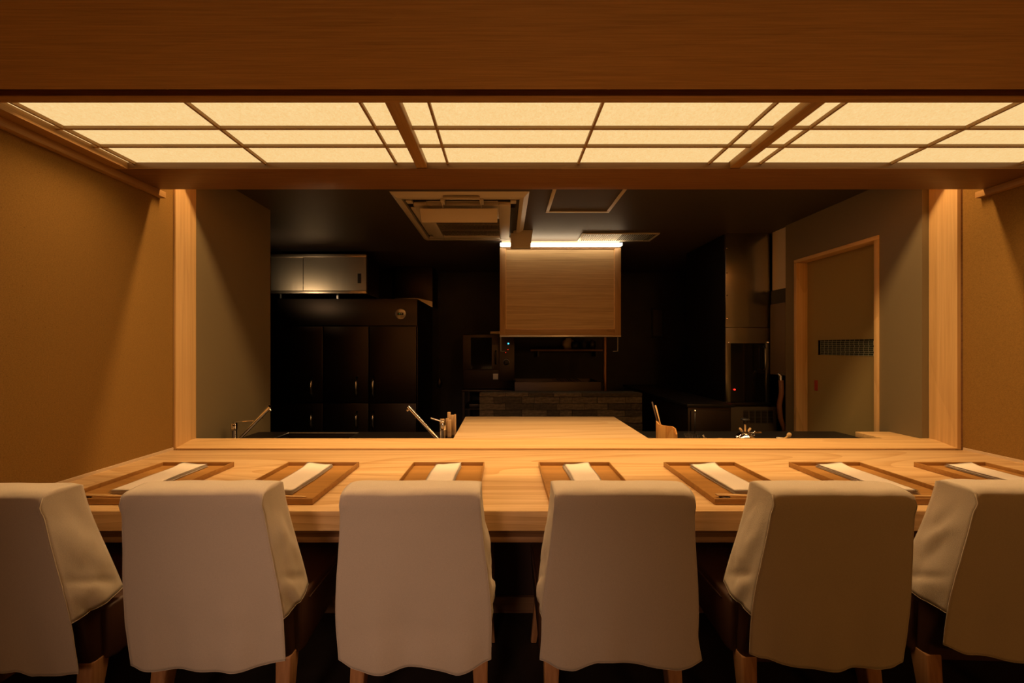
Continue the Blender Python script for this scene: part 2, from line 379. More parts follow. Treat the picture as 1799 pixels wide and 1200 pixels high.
struct(box('wall_back.001', 'kdark', (-3.6, 3.6, 4.95, 5.05, 0, KZ)), 'dark back wall of the kitchen', 'wall')
struct(box('ceiling.004', 'kceil', (-3.6, 3.6, 2.06, 5.05, KZ, KZ + .08)), 'dim grey kitchen ceiling', 'ceiling')

# --- door in the right kitchen wall
dr = thing('door_1', (2.75, 2.63, 0), 'olive cloth sliding door in a pale wood frame, right kitchen wall', 'door'); dr['kind'] = 'structure'
box('jamb', 'door_w', (2.690, 2.80, 2.295, 2.322, 0, 2.121), dr, .002)
box('jamb', 'door_w', (2.690, 2.80, 2.935, 2.963, 0, 2.121), dr, .002)
box('head', wood('door_head_wood', (.56, .34, .13), (.72, .48, .22), 1, fine=80, rings=6, ring_amt=.25, rough=.5), (2.690, 2.80, 2.295, 2.963, 2.122, 2.152), dr, .002)
DX = 2.792
leaf = MB()
y0n, y1n, z0n, z1n = 2.39, 2.835, 1.276, 1.406
leaf.box(DX, DX + .03, 2.30, y0n, .005, 2.122).box(DX, DX + .03, y1n, 2.96, .005, 2.122).box(DX, DX + .03, y0n, y1n, .005, z0n).box(DX, DX + .03, y0n, y1n, z1n, 2.122)
lf = leaf.build('door_leaf', 'door', dr)
box('reed_pane', 'reed', (DX + .018, DX + .028, y0n, y1n, z0n, z1n), lf)
nf = MB(); T = .008
nf.box(DX - .003, DX + .02, y0n - T, y0n, z0n - T, z1n + T).box(DX - .003, DX + .02, y1n, y1n + T, z0n - T, z1n + T).box(DX - .003, DX + .02, y0n, y1n, z0n - T, z0n).box(DX - .003, DX + .02, y0n, y1n, z1n, z1n + T)
nf.build('pane_frame', 'door', lf)
tag(box('door_pull', 'handle_red', (DX - .004, DX + .004, 2.838, 2.868, .955, 1.05), lf, .002), 'red recessed finger pull')

# ------------------------------------------------------------------ guest counter
ct = thing('counter', (.38, 1.55, 0), 'long thick pale wood counter with seven trays on it', 'counter')
box('worktop', 'counter', (XL + .002, XR - .002, 1.212, YB - .008, CT - .078, CT), ct, .004)
box('bag_shelf', 'apron', (XL + .002, XR - .002, 1.30, 1.623, .545, .568), ct, .002)
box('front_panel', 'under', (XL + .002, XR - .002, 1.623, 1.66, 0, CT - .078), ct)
box('kick_strip', 'apron', (XL + .002, XR - .002, 1.610, 1.623, 0, .08), ct)
struct(box('baseboard_left', 'trim', (XL, XL + .008, 1.216, YB - .01, CT, CT + .014)), 'pale slim strip between counter and left wall', 'baseboard')
struct(box('baseboard_right', 'trim', (XR - .008, XR, 1.216, YB - .01, CT, CT + .014)), 'pale slim strip between counter and right wall', 'baseboard')

# ------------------------------------------------------------------ trays with napkins and chopsticks
TRAY_L = [-1.778 + .652 * k for k in range(7)]
tray_lab = ('leftmost of seven square wooden trays, beside the left wall', 'second wooden tray from the left wall', 'third wooden tray from the left wall',
            'middle of the seven wooden trays', 'third wooden tray from the right wall', 'second wooden tray from the right wall', 'rightmost of seven square wooden trays, beside the right wall')
def napkin_mesh(seed, flip):
    """a cloth folded in a long flat strip: three layers, slightly askew, edges soft; a corner sticks up"""
    r = random.Random(seed); bm = bmesh.new()
    for lay in range(3):
        nx, ny = 10, 16; w, l = .134 - .002 * lay, .315 - .004 * lay
        sk = r.uniform(-.004, .004); dx = r.uniform(-.003, .003); z = .001 + .0065 * lay
        g = {}
        for top in (0, 1):
            for i in range(nx + 1):
                for j in range(ny + 1):
                    u, v = i / nx, j / ny
                    e = min(u, 1 - u, v * 1.5, (1 - v) * 1.5)
                    th = .0055 * min(1, (e / .08) ** .5) if e > 0 else 0
                    lift = 0
                    if lay == 2: lift = .010 * max(0, (v - .86) / .14) * max(0, ((u if flip else 1 - u) - .35) / .65)
                    if lay == 1: lift = .004 * max(0, (v - .86) / .14) * max(0, ((u if flip else 1 - u) - .35) / .65)
                    x = (u - .5) * w + dx + sk * (v - .5) + .002 * math.sin(v * 7 + seed)
                    y = (v - .5) * l
                    zz = z + (.5 * .0055 + (th / 2 if top else -th / 2)) + lift + .0012 * noise.noise((u * 3 + seed, v * 5, lay))
                    if top and e <= 0: g[(1, i, j)] = g[(0, i, j)]; continue
                    g[(top, i, j)] = bm.verts.new((x, y, max(zz, .0004)))
        for top in (0, 1):
            for i in range(nx):
                for j in range(ny):
                    f = [g[(top, i, j)], g[(top, i + 1, j)], g[(top, i + 1, j + 1)], g[(top, i, j + 1)]]
                    bm.faces.new(f if top else f[::-1])
    me = bpy.data.meshes.new('napkin'); bm.to_mesh(me); bm.free(); me.materials.append(M['napkin'])
    for p in me.polygons: p.use_smooth = True
    return me

YT0, YT1 = 1.257, 1.662
def make_tray(loc, label):
    t = thing('tray', loc, label, 'tray', 'wooden trays on the counter')
    W, y0, y1 = .37, YT0, YT1
    L0 = Vector(loc); x0, x1, y0, y1, z = L0.x - W / 2, L0.x + W / 2, L0.y - (y1 - y0) / 2, L0.y + (y1 - y0) / 2, L0.z
    box('base', 'tray', (x0 + .004, x1 - .004, y0 + .004, y1 - .004, z + .0005, z + .007), t)
    box('rim', 'tray', (x0, x1, y0, y0 + .005, z + .0005, z + .025), t, .001); box('rim', 'tray', (x0, x1, y1 - .005, y1, z + .0005, z + .025), t, .001)
    box('rim', 'tray', (x0, x0 + .005, y0 + .005, y1 - .005, z + .0005, z + .025), t, .001); box('rim', 'tray', (x1 - .005, x1, y0 + .005, y1 - .005, z + .0005, z + .025), t, .001)
    return t
tray0 = None
nap_at = ('leftmost', 'second', 'third', 'middle', 'third last', 'second last', 'rightmost')
short = ('on the leftmost tray by the left wall', 'on the second tray from the left', 'on the third tray from the left', 'on the middle tray', 'on the third tray from the right', 'on the second tray from the right', 'on the rightmost tray by the right wall')
for k, xl in enumerate(TRAY_L):
    cx, cy = xl + .185, (YT0 + YT1) / 2
    if tray0 is None: tray0 = t = make_tray((cx, cy, CT), tray_lab[k])
    else:
        t = copy_tree(tray0); t.location = (cx, cy, CT); t['label'] = tray_lab[k]
    n = bpy.data.objects.new('napkin', napkin_mesh(k * 3 + 1, k >= 2)); col.objects.link(n)
    n.location = (cx + (.004, -.002, .0, .008, .004, 0, .004)[k], 1.483, CT + .0068); n.rotation_euler.z = math.radians((1, -1, -1, 1.5, 1, .5, -1)[k])
    tag(n, 'white folded cloth napkin ' + short[k], 'napkin', 'folded napkins on the trays')
    # chopsticks on a rest in front of the napkin
    c = thing('chopsticks', (cx, 1.300, CT + .007), 'pair of pale wooden chopsticks ' + short[k], 'chopsticks', 'chopsticks on the trays')
    for dy in (-.004, .005):
        MB().tube([(cx - .150, 1.300 + dy, CT + .0205), (cx - .02, 1.300 + dy * .8, CT + .0165), (cx + .132, 1.300 + dy * .5, CT + .0125)], [.0036, .0034, .0018], 6).build('stick', 'stick', c, smooth='all')
    rt = MB()
    pts = [(cx - .118 + .024 * math.cos(a * .9) * (1 - a / 26), 1.300 + .014 * math.sin(a * .9), CT + .0100 + .0011 * (a % 4)) for a in range(0, 18)]
    rt.tube(pts, .0026, 5)
    rt.tube([(cx - .147, 1.283, CT + .0105), (cx - .118, 1.292, CT + .0125), (cx - .088, 1.285, CT + .0105)], .0025, 5)
    tag(rt.build('chopstick_rest', 'twig', smooth='all', origin=(cx - .118, 1.300, CT + .007)), 'small dark twisted twig chopstick rest ' + short[k], 'chopstick rest', 'twig chopstick rests')

# ------------------------------------------------------------------ chairs
def make_chair(label):
    t = thing('chair', (0, 0, 0), label, 'chair', 'covered chairs at the counter')
    # backrest: reclined rear face, wedge that widens towards the seat
    prof = [(.105, .262), (.045, .70), (.016, .862), (.026, .886), (.074, .888), (.082, .878), (.160, .46), (.175, .262)]
    b = MB(); n = len(prof)
    L_ = [b.bm.verts.new((-(.198 + .032 * (1 - (z - .26) / .63)), y, z)) for y, z in prof]
    R_ = [b.bm.verts.new(((.198 + .032 * (1 - (z - .26) / .63)), y, z)) for y, z in prof]
    b.bm.faces.new(L_); b.bm.faces.new(R_[::-1])
    for i in range(n): b.bm.faces.new((L_[i], R_[i], R_[(i + 1) % n], L_[(i + 1) % n]))
    b.build('backrest', 'leather', t, .012, 3)
    s = MB().prism([(.13, .275), (.16, .262), (.36, .285), (.505, .315), (.520, .34), (.520, .435), (.505, .452), (.30, .460), (.13, .455)], -.245, .245, 'x')
    s.build('seat', 'leather', t, .016, 3)
    pp = MB(); pp.tube([(-.247, .18, .43), (-.247, .50, .425), (-.235, .523, .425), (.235, .523, .425), (.247, .50, .425), (.247, .18, .43)], .0035, 6); pp.build('piping', 'leather', t, smooth='all')
    def leg(x0, y0, x1, y1, a, c):
        m = MB(); v = []
        for (x, y, z, h) in ((x0, y0, .29, a), (x1, y1, 0, c)):
            v.append([m.bm.verts.new(p) for p in ((x - h, y - h, z), (x + h, y - h, z), (x + h, y + h, z), (x - h, y + h, z))])
        m.bm.faces.new(v[0]); m.bm.faces.new(v[1][::-1])
        for i in range(4): m.bm.faces.new((v[0][i], v[1][i], v[1][(i + 1) % 4], v[0][(i + 1) % 4]))
        m.build('leg', 'leg', t, .005, 2)
    for s_ in (-1, 1):
        leg(s_ * .205, .45, s_ * .238, .4755, .022, .013)
        leg(s_ * .205, .125, s_ * .215, .085, .026, .016)
    return t

def smooth01(t): t = max(0, min(1, t)); return t * t * (3 - 2 * t)
def cover_mesh(seed, hem, flap_z, side_pull):
    """linen slip: rear panel, rounded top, front panel and two gusset flaps, hem of its own line"""
    bm = bmesh.new(); r = random.Random(seed); off = seed * 17.3
    NX, NB = 44, 46
    FZ = flap_z
    def halfw(z): return .213 + .034 * smooth01((.90 - z) / .45) - .002 * smooth01((.46 - z) / .12)
    def rear_y(z): return -.002 + .062 * (.90 - z) / .60 - .006 * smooth01((.90 - z) / .05)
    def front_y(z): return .088 + .090 * ((.90 - z) / .43) ** 1.15
    def hem_z(u):
        for (u0, z0), (u1, z1) in zip(hem, hem[1:]):
            if u <= u1: q = (u - u0) / (u1 - u0); return z0 + (z1 - z0) * (q * .65 + .35 * smooth01(q))
        return hem[-1][1]
    RZ = .900
    top_n = 8
    def top_pt(k):          # k 0..top_n : across the top from rear to front with rounded shoulders
        t = k / top_n
        y = rear_y(.885) + (front_y(.885) - rear_y(.885)) * t
        return y, RZ + .003 * math.sin(t * math.pi) - .010 * (abs(2 * t - 1) ** 5)
    V = {}
    # rear panel rows 0..NB: row 0 = shoulder, split at flap hem
    nf_rows = 30
    for i in range(NX + 1):
        u = i / NX; e = 2 * u - 1
        for k in range(NB + 1):
            if k <= nf_rows: z = .888 + (FZ - .888) * k / nf_rows
            else: z = FZ + (hem_z(u) - FZ) * (k - nf_rows) / (NB - nf_rows)
            low = smooth01((.62 - z) / .32)
            hw = halfw(z) + side_pull * smooth01((.44 - z) / .14) * (1 if e > 0 else .3)
            x = e * hw
            y = rear_y(z)
            fold = .007 * low * math.sin(e * 5.2 + off) + 0.004 * low * math.sin(e * 11 + off * 2)
            if z < .46: fold += -.012 * (1 - abs(e) ** 4) * smooth01((.46 - z) / .15) * (.5 + .5 * math.sin(off))
            y += fold * (1 - .6 * abs(e) ** 6) + .0035 * noise.noise((x * 6 + off, z * 3, 1)) + .0012 * noise.noise((x * 22, z * 14 + off, 4))
            # gathered pucker just below the top corners
            ed = (1 - abs(e)); y -= .006 * math.exp(-((z - .86) / .02) ** 2) * math.exp(-(ed / .06) ** 2)
            V[('r', i, k)] = bm.verts.new((x, y, z))
    for i in range(NX + 1):
        for k in range(1, top_n):
            e = 2 * i / NX - 1; y, z = top_pt(k)
            V[('t', i, k)] = bm.verts.new((e * .213, y, z - .004 * abs(e) ** 12 + .0025 * noise.noise((e * 3 + off, y * 30, 0))))
        V[('t', i, 0)] = V[('r', i, 0)]
    nfr = nf_rows
    for i in range(NX + 1):
        e = 2 * i / NX - 1
        for k in range(nfr + 1):
            z = .888 + (FZ + .012 - .888) * k / nfr
            V[('f', i, k)] = bm.verts.new((e * (halfw(z) - .001), front_y(z) + .003 * noise.noise((e * 3, z * 4 + off, 7)), z))
        V[('t', i, top_n)] = V[('f', i, 0)]
    def quad(a, b, c, d):
        s = []
        for q in (a, b, c, d):
            if V[q] not in s: s.append(V[q])
        if len(s) >= 3: bm.faces.new(s)
    for i in range(NX):
        for k in range(NB): quad(('r', i, k), ('r', i + 1, k), ('r', i + 1, k + 1), ('r', i, k + 1))
        for k in range(top_n): quad(('t', i, k), ('t', i + 1, k), ('t', i + 1, k + 1), ('t', i, k + 1))
        for k in range(nfr): quad(('f', i, k), ('f', i + 1, k), ('f', i + 1, k + 1), ('f', i, k + 1))
    # side gussets
    NS = 14
    for side in (0, NX):
        sg = -1 if side == 0 else 1
        for k in range(nfr + 1):
            A, B = V[('r', side, k)].co, V[('f', side, k)].co
            for j in range(1, NS):
                t = j / NS; p = A.lerp(B, t); z = p.z
                a = smooth01((.90 - z) / .2) * math.sin(t * math.pi)
                p = p.copy()
                diag = math.sin((z * 34 + t * 5 + 3 * noise.noise((t * 2 + off, z * 7, sg))) ) * .0042
                puck = .0016 * math.sin(z * 150 + 4 * noise.noise((z * 20, off, sg))) * (smooth01((t - .72) / .2) * (1 - smooth01((t - .93) / .07)) + .6 * smooth01((.30 - t) / .2))
                crease = -.009 * math.exp(-((z - .62 + .10 * t + .03 * noise.noise((off, sg, 2))) / .012) ** 2) - .008 * math.exp(-((z - .54 + .16 * t) / .010) ** 2) * smooth01(t * 2)
                p.x += sg * a * (puck + crease) + sg * a * (.008 + diag + .0045 * noise.noise((t * 4 + off, z * 12, sg * 3)) + .002 * noise.noise((t * 11, z * 30 + off, sg)))
                if k == nfr: p.z += -.004 * math.sin(t * math.pi)
                V[('s%d' % sg, j, k)] = bm.verts.new(p)
            V[('s%d' % sg, 0, k)] = V[('r', side, k)]; V[('s%d' % sg, NS, k)] = V[('f', side, k)]
        for k in range(nfr):
            for j in range(NS): quad(('s%d' % sg, j, k), ('s%d' % sg, j + 1, k), ('s%d' % sg, j + 1, k + 1), ('s%d' % sg, j, k + 1))
        # little triangle fan between top edge and first gusset row
        rim = [V[('t', side, k)] for k in range(top_n + 1)]
        low = [V[('s%d' % sg, j, 0)] for j in range(NS + 1)]
        poly = low + rim[1:-1][::-1]
        bm.faces.new(poly)
    seam = []
    for side in (0, NX): seam.append([V[('r', side, k)].co.copy() for k in range(0, NB + 1)])
    hem_line = [V[('r', i, NB)].co.copy() for i in range(NX + 1)]
    flap_lines = [[V[('s%d' % sg, j, nfr)].co.copy() for j in range(NS + 1)] for sg in (-1, 1)]
    bmesh.ops.recalc_face_normals(bm, faces=bm.faces)
    me = bpy.data.meshes.new('chair_cover'); bm.to_mesh(me); bm.free(); me.materials.append(M['linen'])
    for p in me.polygons: p.use_smooth = True
    return me, seam, hem_line, flap_lines

chairs = [  # centre x, rear y, rotation, seed, hem (fraction across from the left, height), flap hem height, pull
    (-1.60, .960, 0.0, 1, [(0, .31), (.5, .318), (.62, .318), (.68, .288), (.75, .285), (.88, .295), (1, .303)], .478, .0),
    (-.955, .979, 1.0, 2, [(0, .318), (.08, .306), (.25, .299), (.65, .297), (.85, .306), (1, .325)], .470, .0),
    (-.288, .979, 0.5, 3, [(0, .335), (.1, .308), (.3, .298), (.55, .318), (.78, .296), (1, .328)], .470, .0),
    (.367, .979, -0.5, 4, [(0, .325), (.12, .302), (.22, .298), (.36, .335), (.42, .338), (.6, .318), (.85, .302), (1, .338)], .476, .025),
    (1.036, .979, -1.0, 5, [(0, .352), (.10, .330), (.22, .311), (.38, .301), (.60, .299), (.85, .298), (.94, .306), (1, .33)], .484, .0),
    (1.672, .985, -1.5, 6, [(0, .375), (.12, .352), (.28, .334), (.5, .32), (.75, .314), (1, .312)], .484, .0)]
ch_lab = ('dark brown leather chair at the left wall, first seat of the row', 'dark brown leather chair in front of the second tray from the left', 'dark brown leather chair in front of the third tray from the left',
          'dark brown leather chair in front of the middle tray', 'dark brown leather chair in front of the third tray from the right', 'dark brown leather chair nearest the right wall')
cv_lab = ('off-white linen cover on the chair at the left wall, cut by the photo edge', 'off-white linen cover on the second chair from the left, brightest', 'off-white linen cover on the third chair from the left',
          'off-white linen cover on the chair before the middle tray, wavy flared hem', 'off-white linen cover on the second chair from the right, left flap showing', 'off-white linen cover on the rightmost chair, in shade, left flap wide')
ch0 = None
for i, (x, y, rz, seed, hem, fz, pull) in enumerate(chairs):
    if ch0 is None: ch0 = c = make_chair(ch_lab[i])
    else: c = copy_tree(ch0); c['label'] = ch_lab[i]
    c.location = (x, y, 0); c.rotation_euler.z = math.radians(rz)
    me, seam, hl, fl = cover_mesh(seed, hem, fz, pull)
    o = bpy.data.objects.new('chair_cover', me); col.objects.link(o); o.location = (x, y, 0); o.rotation_euler.z = math.radians(rz)
    tag(o, cv_lab[i], 'chair cover', 'linen chair covers')
    md = o.modifiers.new('thick', 'SOLIDIFY'); md.thickness = .002; md.offset = 0
    for nm, lines in (('side_seam', seam), ('hem_seam', [hl] + fl)):
        for ln in lines:
            sm = MB().tube(ln, .0016, 5).build(nm, 'linen', None, smooth='all'); sm.parent = o

# ------------------------------------------------------------------ kitchen: work counters and chopping table
tb = thing('chopping_table', (.31, 2.83, 0), 'large pale wood chopping table beyond the opening, centre', 'table')
box('board', 'board', (-.344, .972, 2.10, 2.828, .665, .73), tb, .003)
box('cabinet', 'steel_d', (-.32, .95, 2.14, 2.80, 0, .664), tb)
kc = thing('sink_counter', (-1.18, 2.35, 0), 'dim stainless sink counter left of the chopping table', 'counter')
def sink_top():
    m = MB(); x0, x1, y0, y1 = -1.985, -.35, 2.066, 2.575
    sx0, sx1, sy0, sy1 = -1.72, -1.16, 2.22, 2.54
    m.box(x0, sx0, y0, y1, .64, .66).box(sx1, x1, y0, y1, .64, .66).box(sx0, sx1, y0, sy0, .64, .66).box(sx0, sx1, sy1, y1, .64, .66)
    return m, (sx0, sx1, sy0, sy1)
m_, (a0, a1, b0, b1) = sink_top(); m_.build('worktop', 'steel_d', kc)
MB().box(a0, a0 + .004, b0, b1, .46, .64).box(a1 - .004, a1, b0, b1, .46, .64).box(a0, a1, b0, b0 + .004, .46, .64).box(a0, a1, b1 - .004, b1, .46, .64).box(a0, a1, b0, b1, .455, .46).build('basin', 'steel_d', kc)
MB().tube([(a0, b0, .661), (a1, b0, .661), (a1, b1, .661), (a0, b1, .661), (a0, b0, .661)], .004, 6).build('basin_rim', 'steel', kc)
box('cabinet', 'steel_d', (-1.985, -.35, 2.10, 2.56, 0, .45), kc)
kd = thing('work_counter', (1.83, 2.35, 0), 'dark kitchen work counter right of the chopping table', 'counter')
box('worktop', 'black', (.985, 2.695, 2.066, 2.60, .63, .66), kd, .003)
box('cabinet', 'kdark', (.985, 2.695, 2.10, 2.57, 0, .629), kd)
tag(box('counter_flap', 'frame_x', (2.46, 2.698, 2.07, 2.235, .716, .752), None, .002, origin=(2.58, 2.15, .716)), 'pale wood ledge at the right end of the opening under the door', 'ledge')
lb = thing('ledge_bracket', (2.6, 2.15, .66), 'small block carrying the pale wood ledge', 'bracket')
box('block', 'kdark', (2.50, 2.68, 2.09, 2.21, .661, .715), lb)

# --- faucets
def faucet(name, x, y, dirx, ang, L, label, lever):
    t = thing(name, (x, y, .66), label, 'faucet', 'kitchen faucets')
    MB().lathe([(.026, 0), (.026, .006), (.0185, .010), (.0185, .098), (.0195, .100)], (x, y, .661), 24).build('body', 'chrome', t, smooth=True)
    MB().lathe([(.0205, .102), (.0205, .142), (.0175, .150), (.006, .151)], (x, y, .661), 24).build('cap', 'chrome', t, smooth=True)
    a = math.radians(ang); sx = x + dirx * .022
    p0 = Vector((sx, y - .004, .682)); p1 = p0 + Vector((dirx * math.cos(a) * L, -.006, math.sin(a) * L))
    MB().tube([Vector((x, y, .682)), p0, p0.lerp(p1, .3), p1], [.014, .0135, .0130, .0125], 18).build('spout', 'chrome', t, smooth=True)
    d = (p1 - p0).normalized(); n_ = Vector((dirx * math.sin(a), 0, -math.cos(a)))
    MB().tube([p1 - d * .018 + n_ * .010, p1 - d * .018 + n_ * .024], .009, 12).build('nozzle', 'chrome', t, smooth=True)
    q = p0.lerp(p1, .72); MB().tube([q + n_ * .010, q + n_ * .020], .004, 8).build('button', 'chrome', t, smooth=True)
    lx, lz = lever
    mm = MB().prism([(x - .008 * dirx, .811), (x + lx, .811 + lz), (x + lx, .817 + lz + .004), (x - .008 * dirx, .822)], y - .010, y + .010, 'y'); mm.build('lever', 'chrome', t, .002)
faucet('faucet', -1.905, 2.245, 1, 45.5, .345, 'chrome faucet beside the left kitchen wall, spout rising to the right', (.155, .012))
faucet('faucet', -.432, 2.245, -1, 48, .33, 'chrome faucet by the knife handles, spout rising to the left', (-.085, .030))

# --- knives: wooden handles stood up in a block behind the right faucet
kb = thing('knife_block', (-.385, 2.30, .66), 'low dark stand holding wooden handled knives at the chopping table', 'knife block')
box('block', 'kdark', (-.445, -.347, 2.285, 2.355, .6605, .672), kb)
px_handles = ((777, 736, 8, 0), (786, 735, 6, 1), (789.5, 737.5, 7, 0), (789, 724, 5.5, 2), (794, 729, 7.5, 2), (799.5, 728, 3.5, 1))
kn_lab = ('short dark wooden knife handle, leftmost of the cluster by the faucet', 'slim pale knife handle in the middle of the cluster', 'front pale wooden knife handle with square end', 'tallest dark wooden knife handle at the back of the cluster', 'tall pale square knife handle right of the tallest', 'thin reddish knife handle at the right of the cluster')
for i, (px, py, wpx, row) in enumerate(px_handles):
    y = (2.295, 2.318, 2.342)[row]; s = F / y; xx = (px - VX) / s; hw = wpx / s / 2; zt = CZ - (py - VY) / s
    t = thing('knife', (xx, y, .672), kn_lab[i], 'knife', 'knives beside the chopping table')
    box('handle', 'handle', (xx - hw, xx + hw, y - .009, y + .009, .70, zt), t, .003)
    box('ferrule', 'twig', (xx - hw * .9, xx + hw * .9, y - .008, y + .008, .6725, .70), t, .002)

# --- small things on the right work counter
YI = 2.25; SI = F / YI
def X_(px, s=SI): return (px - VX) / s
cup = MB(); cx = X_(1171); R0 = .068; segs = 40
bm = cup.bm; outer, inner = [], []
for ring in ('o0', 'o1', 'i1', 'i0'):
    vs = []
    for k in range(segs):
        a = 2 * math.pi * k / segs; rr = R0 if ring[0] == 'o' else R0 - .009
        cosx = math.cos(a)
        top = .152 - .062 * smooth01((cosx + 1) / 2) * (1 if math.sin(a) < 0 else .75) + .010 * math.sin(3 * a) - (.014 if (math.sin(a) < -.3 and .2 < cosx < .62) else 0)
        z = {'o0': 0, 'o1': top, 'i1': top, 'i0': .02}[ring]
        vs.append(bm.verts.new((cx + rr * cosx, YI + rr * math.sin(a), .6605 + z)))
    (outer if ring[0] == 'o' else inner).append(vs)
allr = [outer[0], outer[1], inner[0], inner[1]]
for q in range(3):
    for k in range(segs): bm.faces.new((allr[q][k], allr[q][(k + 1) % segs], allr[q + 1][(k + 1) % segs], allr[q + 1][k]))
bm.faces.new(allr[0][::-1]); bm.faces.new(allr[3])
tag(cup.build('bamboo_cup', 'bamboo', smooth=True, origin=(cx, YI, .66)), 'orange brown bamboo cup with slanting jagged rim, holding two sticks', 'cup')
for i, (px0, px1, py1, mm_, lb_) in enumerate(((1164, 1148, 707, 'twig', 'dark thin cooking stick leaning in the bamboo cup'), (1167, 1154, 713, 'stick', 'yellowish bamboo cooking stick in the bamboo cup'))):
    st = MB(); st.tube([(X_(px0) + .004 * i, YI + .006, .69), (X_(px1), YI + .022, CZ - (py1 - VY) / SI)], [.0035, .0055], 8)
    tag(st.build('cooking_stick', mm_, smooth='all', origin=(X_(px0), YI, .69)), lb_, 'cooking stick', 'sticks in the bamboo cup')
def glass_bowl(px, r, h, label, cat, name, wavy=0, mt_='glass'):
    m = MB(); cx = X_(px); m.lathe([(r * .55, .001), (r * .8, h * .3), (r, h), (r - .004, h), (r * .76, h * .35), (r * .3, .008)], (cx, YI, .660), 24)
    if wavy:
        for v in m.bm.verts:
            a = math.atan2(v.co.y - YI, v.co.x - cx); f = (v.co.z - .66) / h
            v.co.z += wavy * f * math.sin(5 * a); v.co.x += wavy * f * math.cos(a) * math.sin(7 * a); v.co.y += wavy * f * math.sin(a) * math.sin(7 * a)
    tag(m.build(name, mt_, smooth=True, origin=(cx, YI, .66)), label, cat)
glass_bowl(1144, .034, .042, 'small clear glass between chopping table and bamboo cup', 'glass', 'drinking_glass')
glass_bowl(1216, .048, .066, 'crumpled looking clear glass bowl right of the bamboo cup', 'bowl', 'glass_bowl', .007, 'frost')
t = thing('skewer_stand', (X_(1221), 2.36, .66), 'thin dark upright rod with a tiny bead, behind the glass bowl', 'rod')
xx = (1221 - VX) * 2.36 / F
MB().lathe([(.022, 0), (.022, .006), (.004, .012)], (xx, 2.36, .6605), 14).build('foot', 'black', t, smooth=True)
MB().tube([(xx, 2.36, .665), (xx, 2.36, .865)], .0035, 6).build('rod', 'black', t, smooth='all')
MB().lathe([(.001, 0), (.007, .004), (.008, .010), (.005, .016), (.001, .018)], (xx, 2.36, .862), 12).build('bead', 'chrome', t, smooth='all')
t = thing('folded_foil', (X_(1250), YI, .66), 'crinkled shiny metal strips leaning between glass bowl and chrome pot', 'utensil')
for q, (dx, tilt, l, mname) in enumerate(((-.022, -25, .060, 'steel_w'), (-.006, -38, .068, 'steel_w'), (.014, -48, .075, 'steel_w'), (-.040, -8, .046, 'stick'))):
    mt = Matrix.Translation((X_(1248) + dx, YI, .661)) @ Matrix.Rotation(math.radians(tilt), 4, 'Y') @ Matrix.Rotation(.5 * q, 4, 'Z')
    MB().box(-.006, .006, -.0015, .0015, .004, l + .01, mt).build('strip', mname, t, .001)
tag(MB().prism([(X_(1263), .6605), (X_(1275), .6605), (X_(1275), .690), (X_(1271), .698), (X_(1263), .699), (X_(1262), .694), (X_(1269), .692), (X_(1270), .668), (X_(1263), .668)], YI - .012, YI + .012, 'y').build('brass_clip', 'stick', None, .001, origin=(X_(1270), YI, .66)), 'small bent tan clip left of the chrome pot', 'clip')
# chrome pot burner with wing nuts, stem and knob
cx = X_(1309)
t = thing('chrome_burner', (cx, YI, .66), 'squat chrome burner pot with black knob, wing nuts and side nozzle', 'burner')
MB().lathe([(.030, 0), (.052, .006), (.060, .022), (.056, .040), (.036, .054), (.020, .058)], (cx, YI, .6605), 28).build('tank', 'chrome', t, smooth='all')
MB().lathe([(.020, .058), (.020, .074), (.024, .076), (.024, .084), (.012, .088)], (cx, YI, .6605), 20).build('collar', 'chrome', t, smooth=True)
MB().tube([(cx, YI, .745), (cx, YI, .790)], .0055, 10).build('stem', 'stick', t, smooth=True)
MB().tube([(cx, YI, .790), (cx, YI, .812)], .009, 12).build('stem_collar', 'black', t, smooth=True)
MB().lathe([(.012, 0), (.024, .003), (.027, .008), (.024, .014), (.010, .016)], (cx, YI, .811), 20).build('knob', 'black', t, smooth=True)
for s_ in (-1, 1): MB().tube([(cx + s_ * .016, YI, .738), (cx + s_ * .026, YI, .748), (cx + s_ * .036, YI, .760), (cx + s_ * .040, YI, .764)], [.004, .007, .008, .003], 10).build('wing_nut', 'stick', t, smooth='all')
MB().tube([(cx + .02, YI, .729), (cx + .055, YI, .731), (cx + .085, YI, .733), (cx + .112, YI, .733)], [.007, .007, .010, .008], 12).build('nozzle', 'chrome', t, smooth=True)
MB().tube([(cx + .05, YI, .70), (cx + .066, YI, .705), (cx + .070, YI, .715), (cx + .066, YI, .728)], .005, 8).build('pipe', 'chrome', t, smooth='all')
MB().lathe([(.006, 0), (.017, .008), (.019, .02), (.012, .032), (.004, .036)], (cx - .062, YI - .01, .672), 16).build('bulb', 'chrome', t, smooth='all')
for ch in t.children:
    for v in ch.data.vertices: v.co.z *= 1.36 if ch.name.split('.')[0] in ('tank', 'pipe', 'bulb') else 1.09
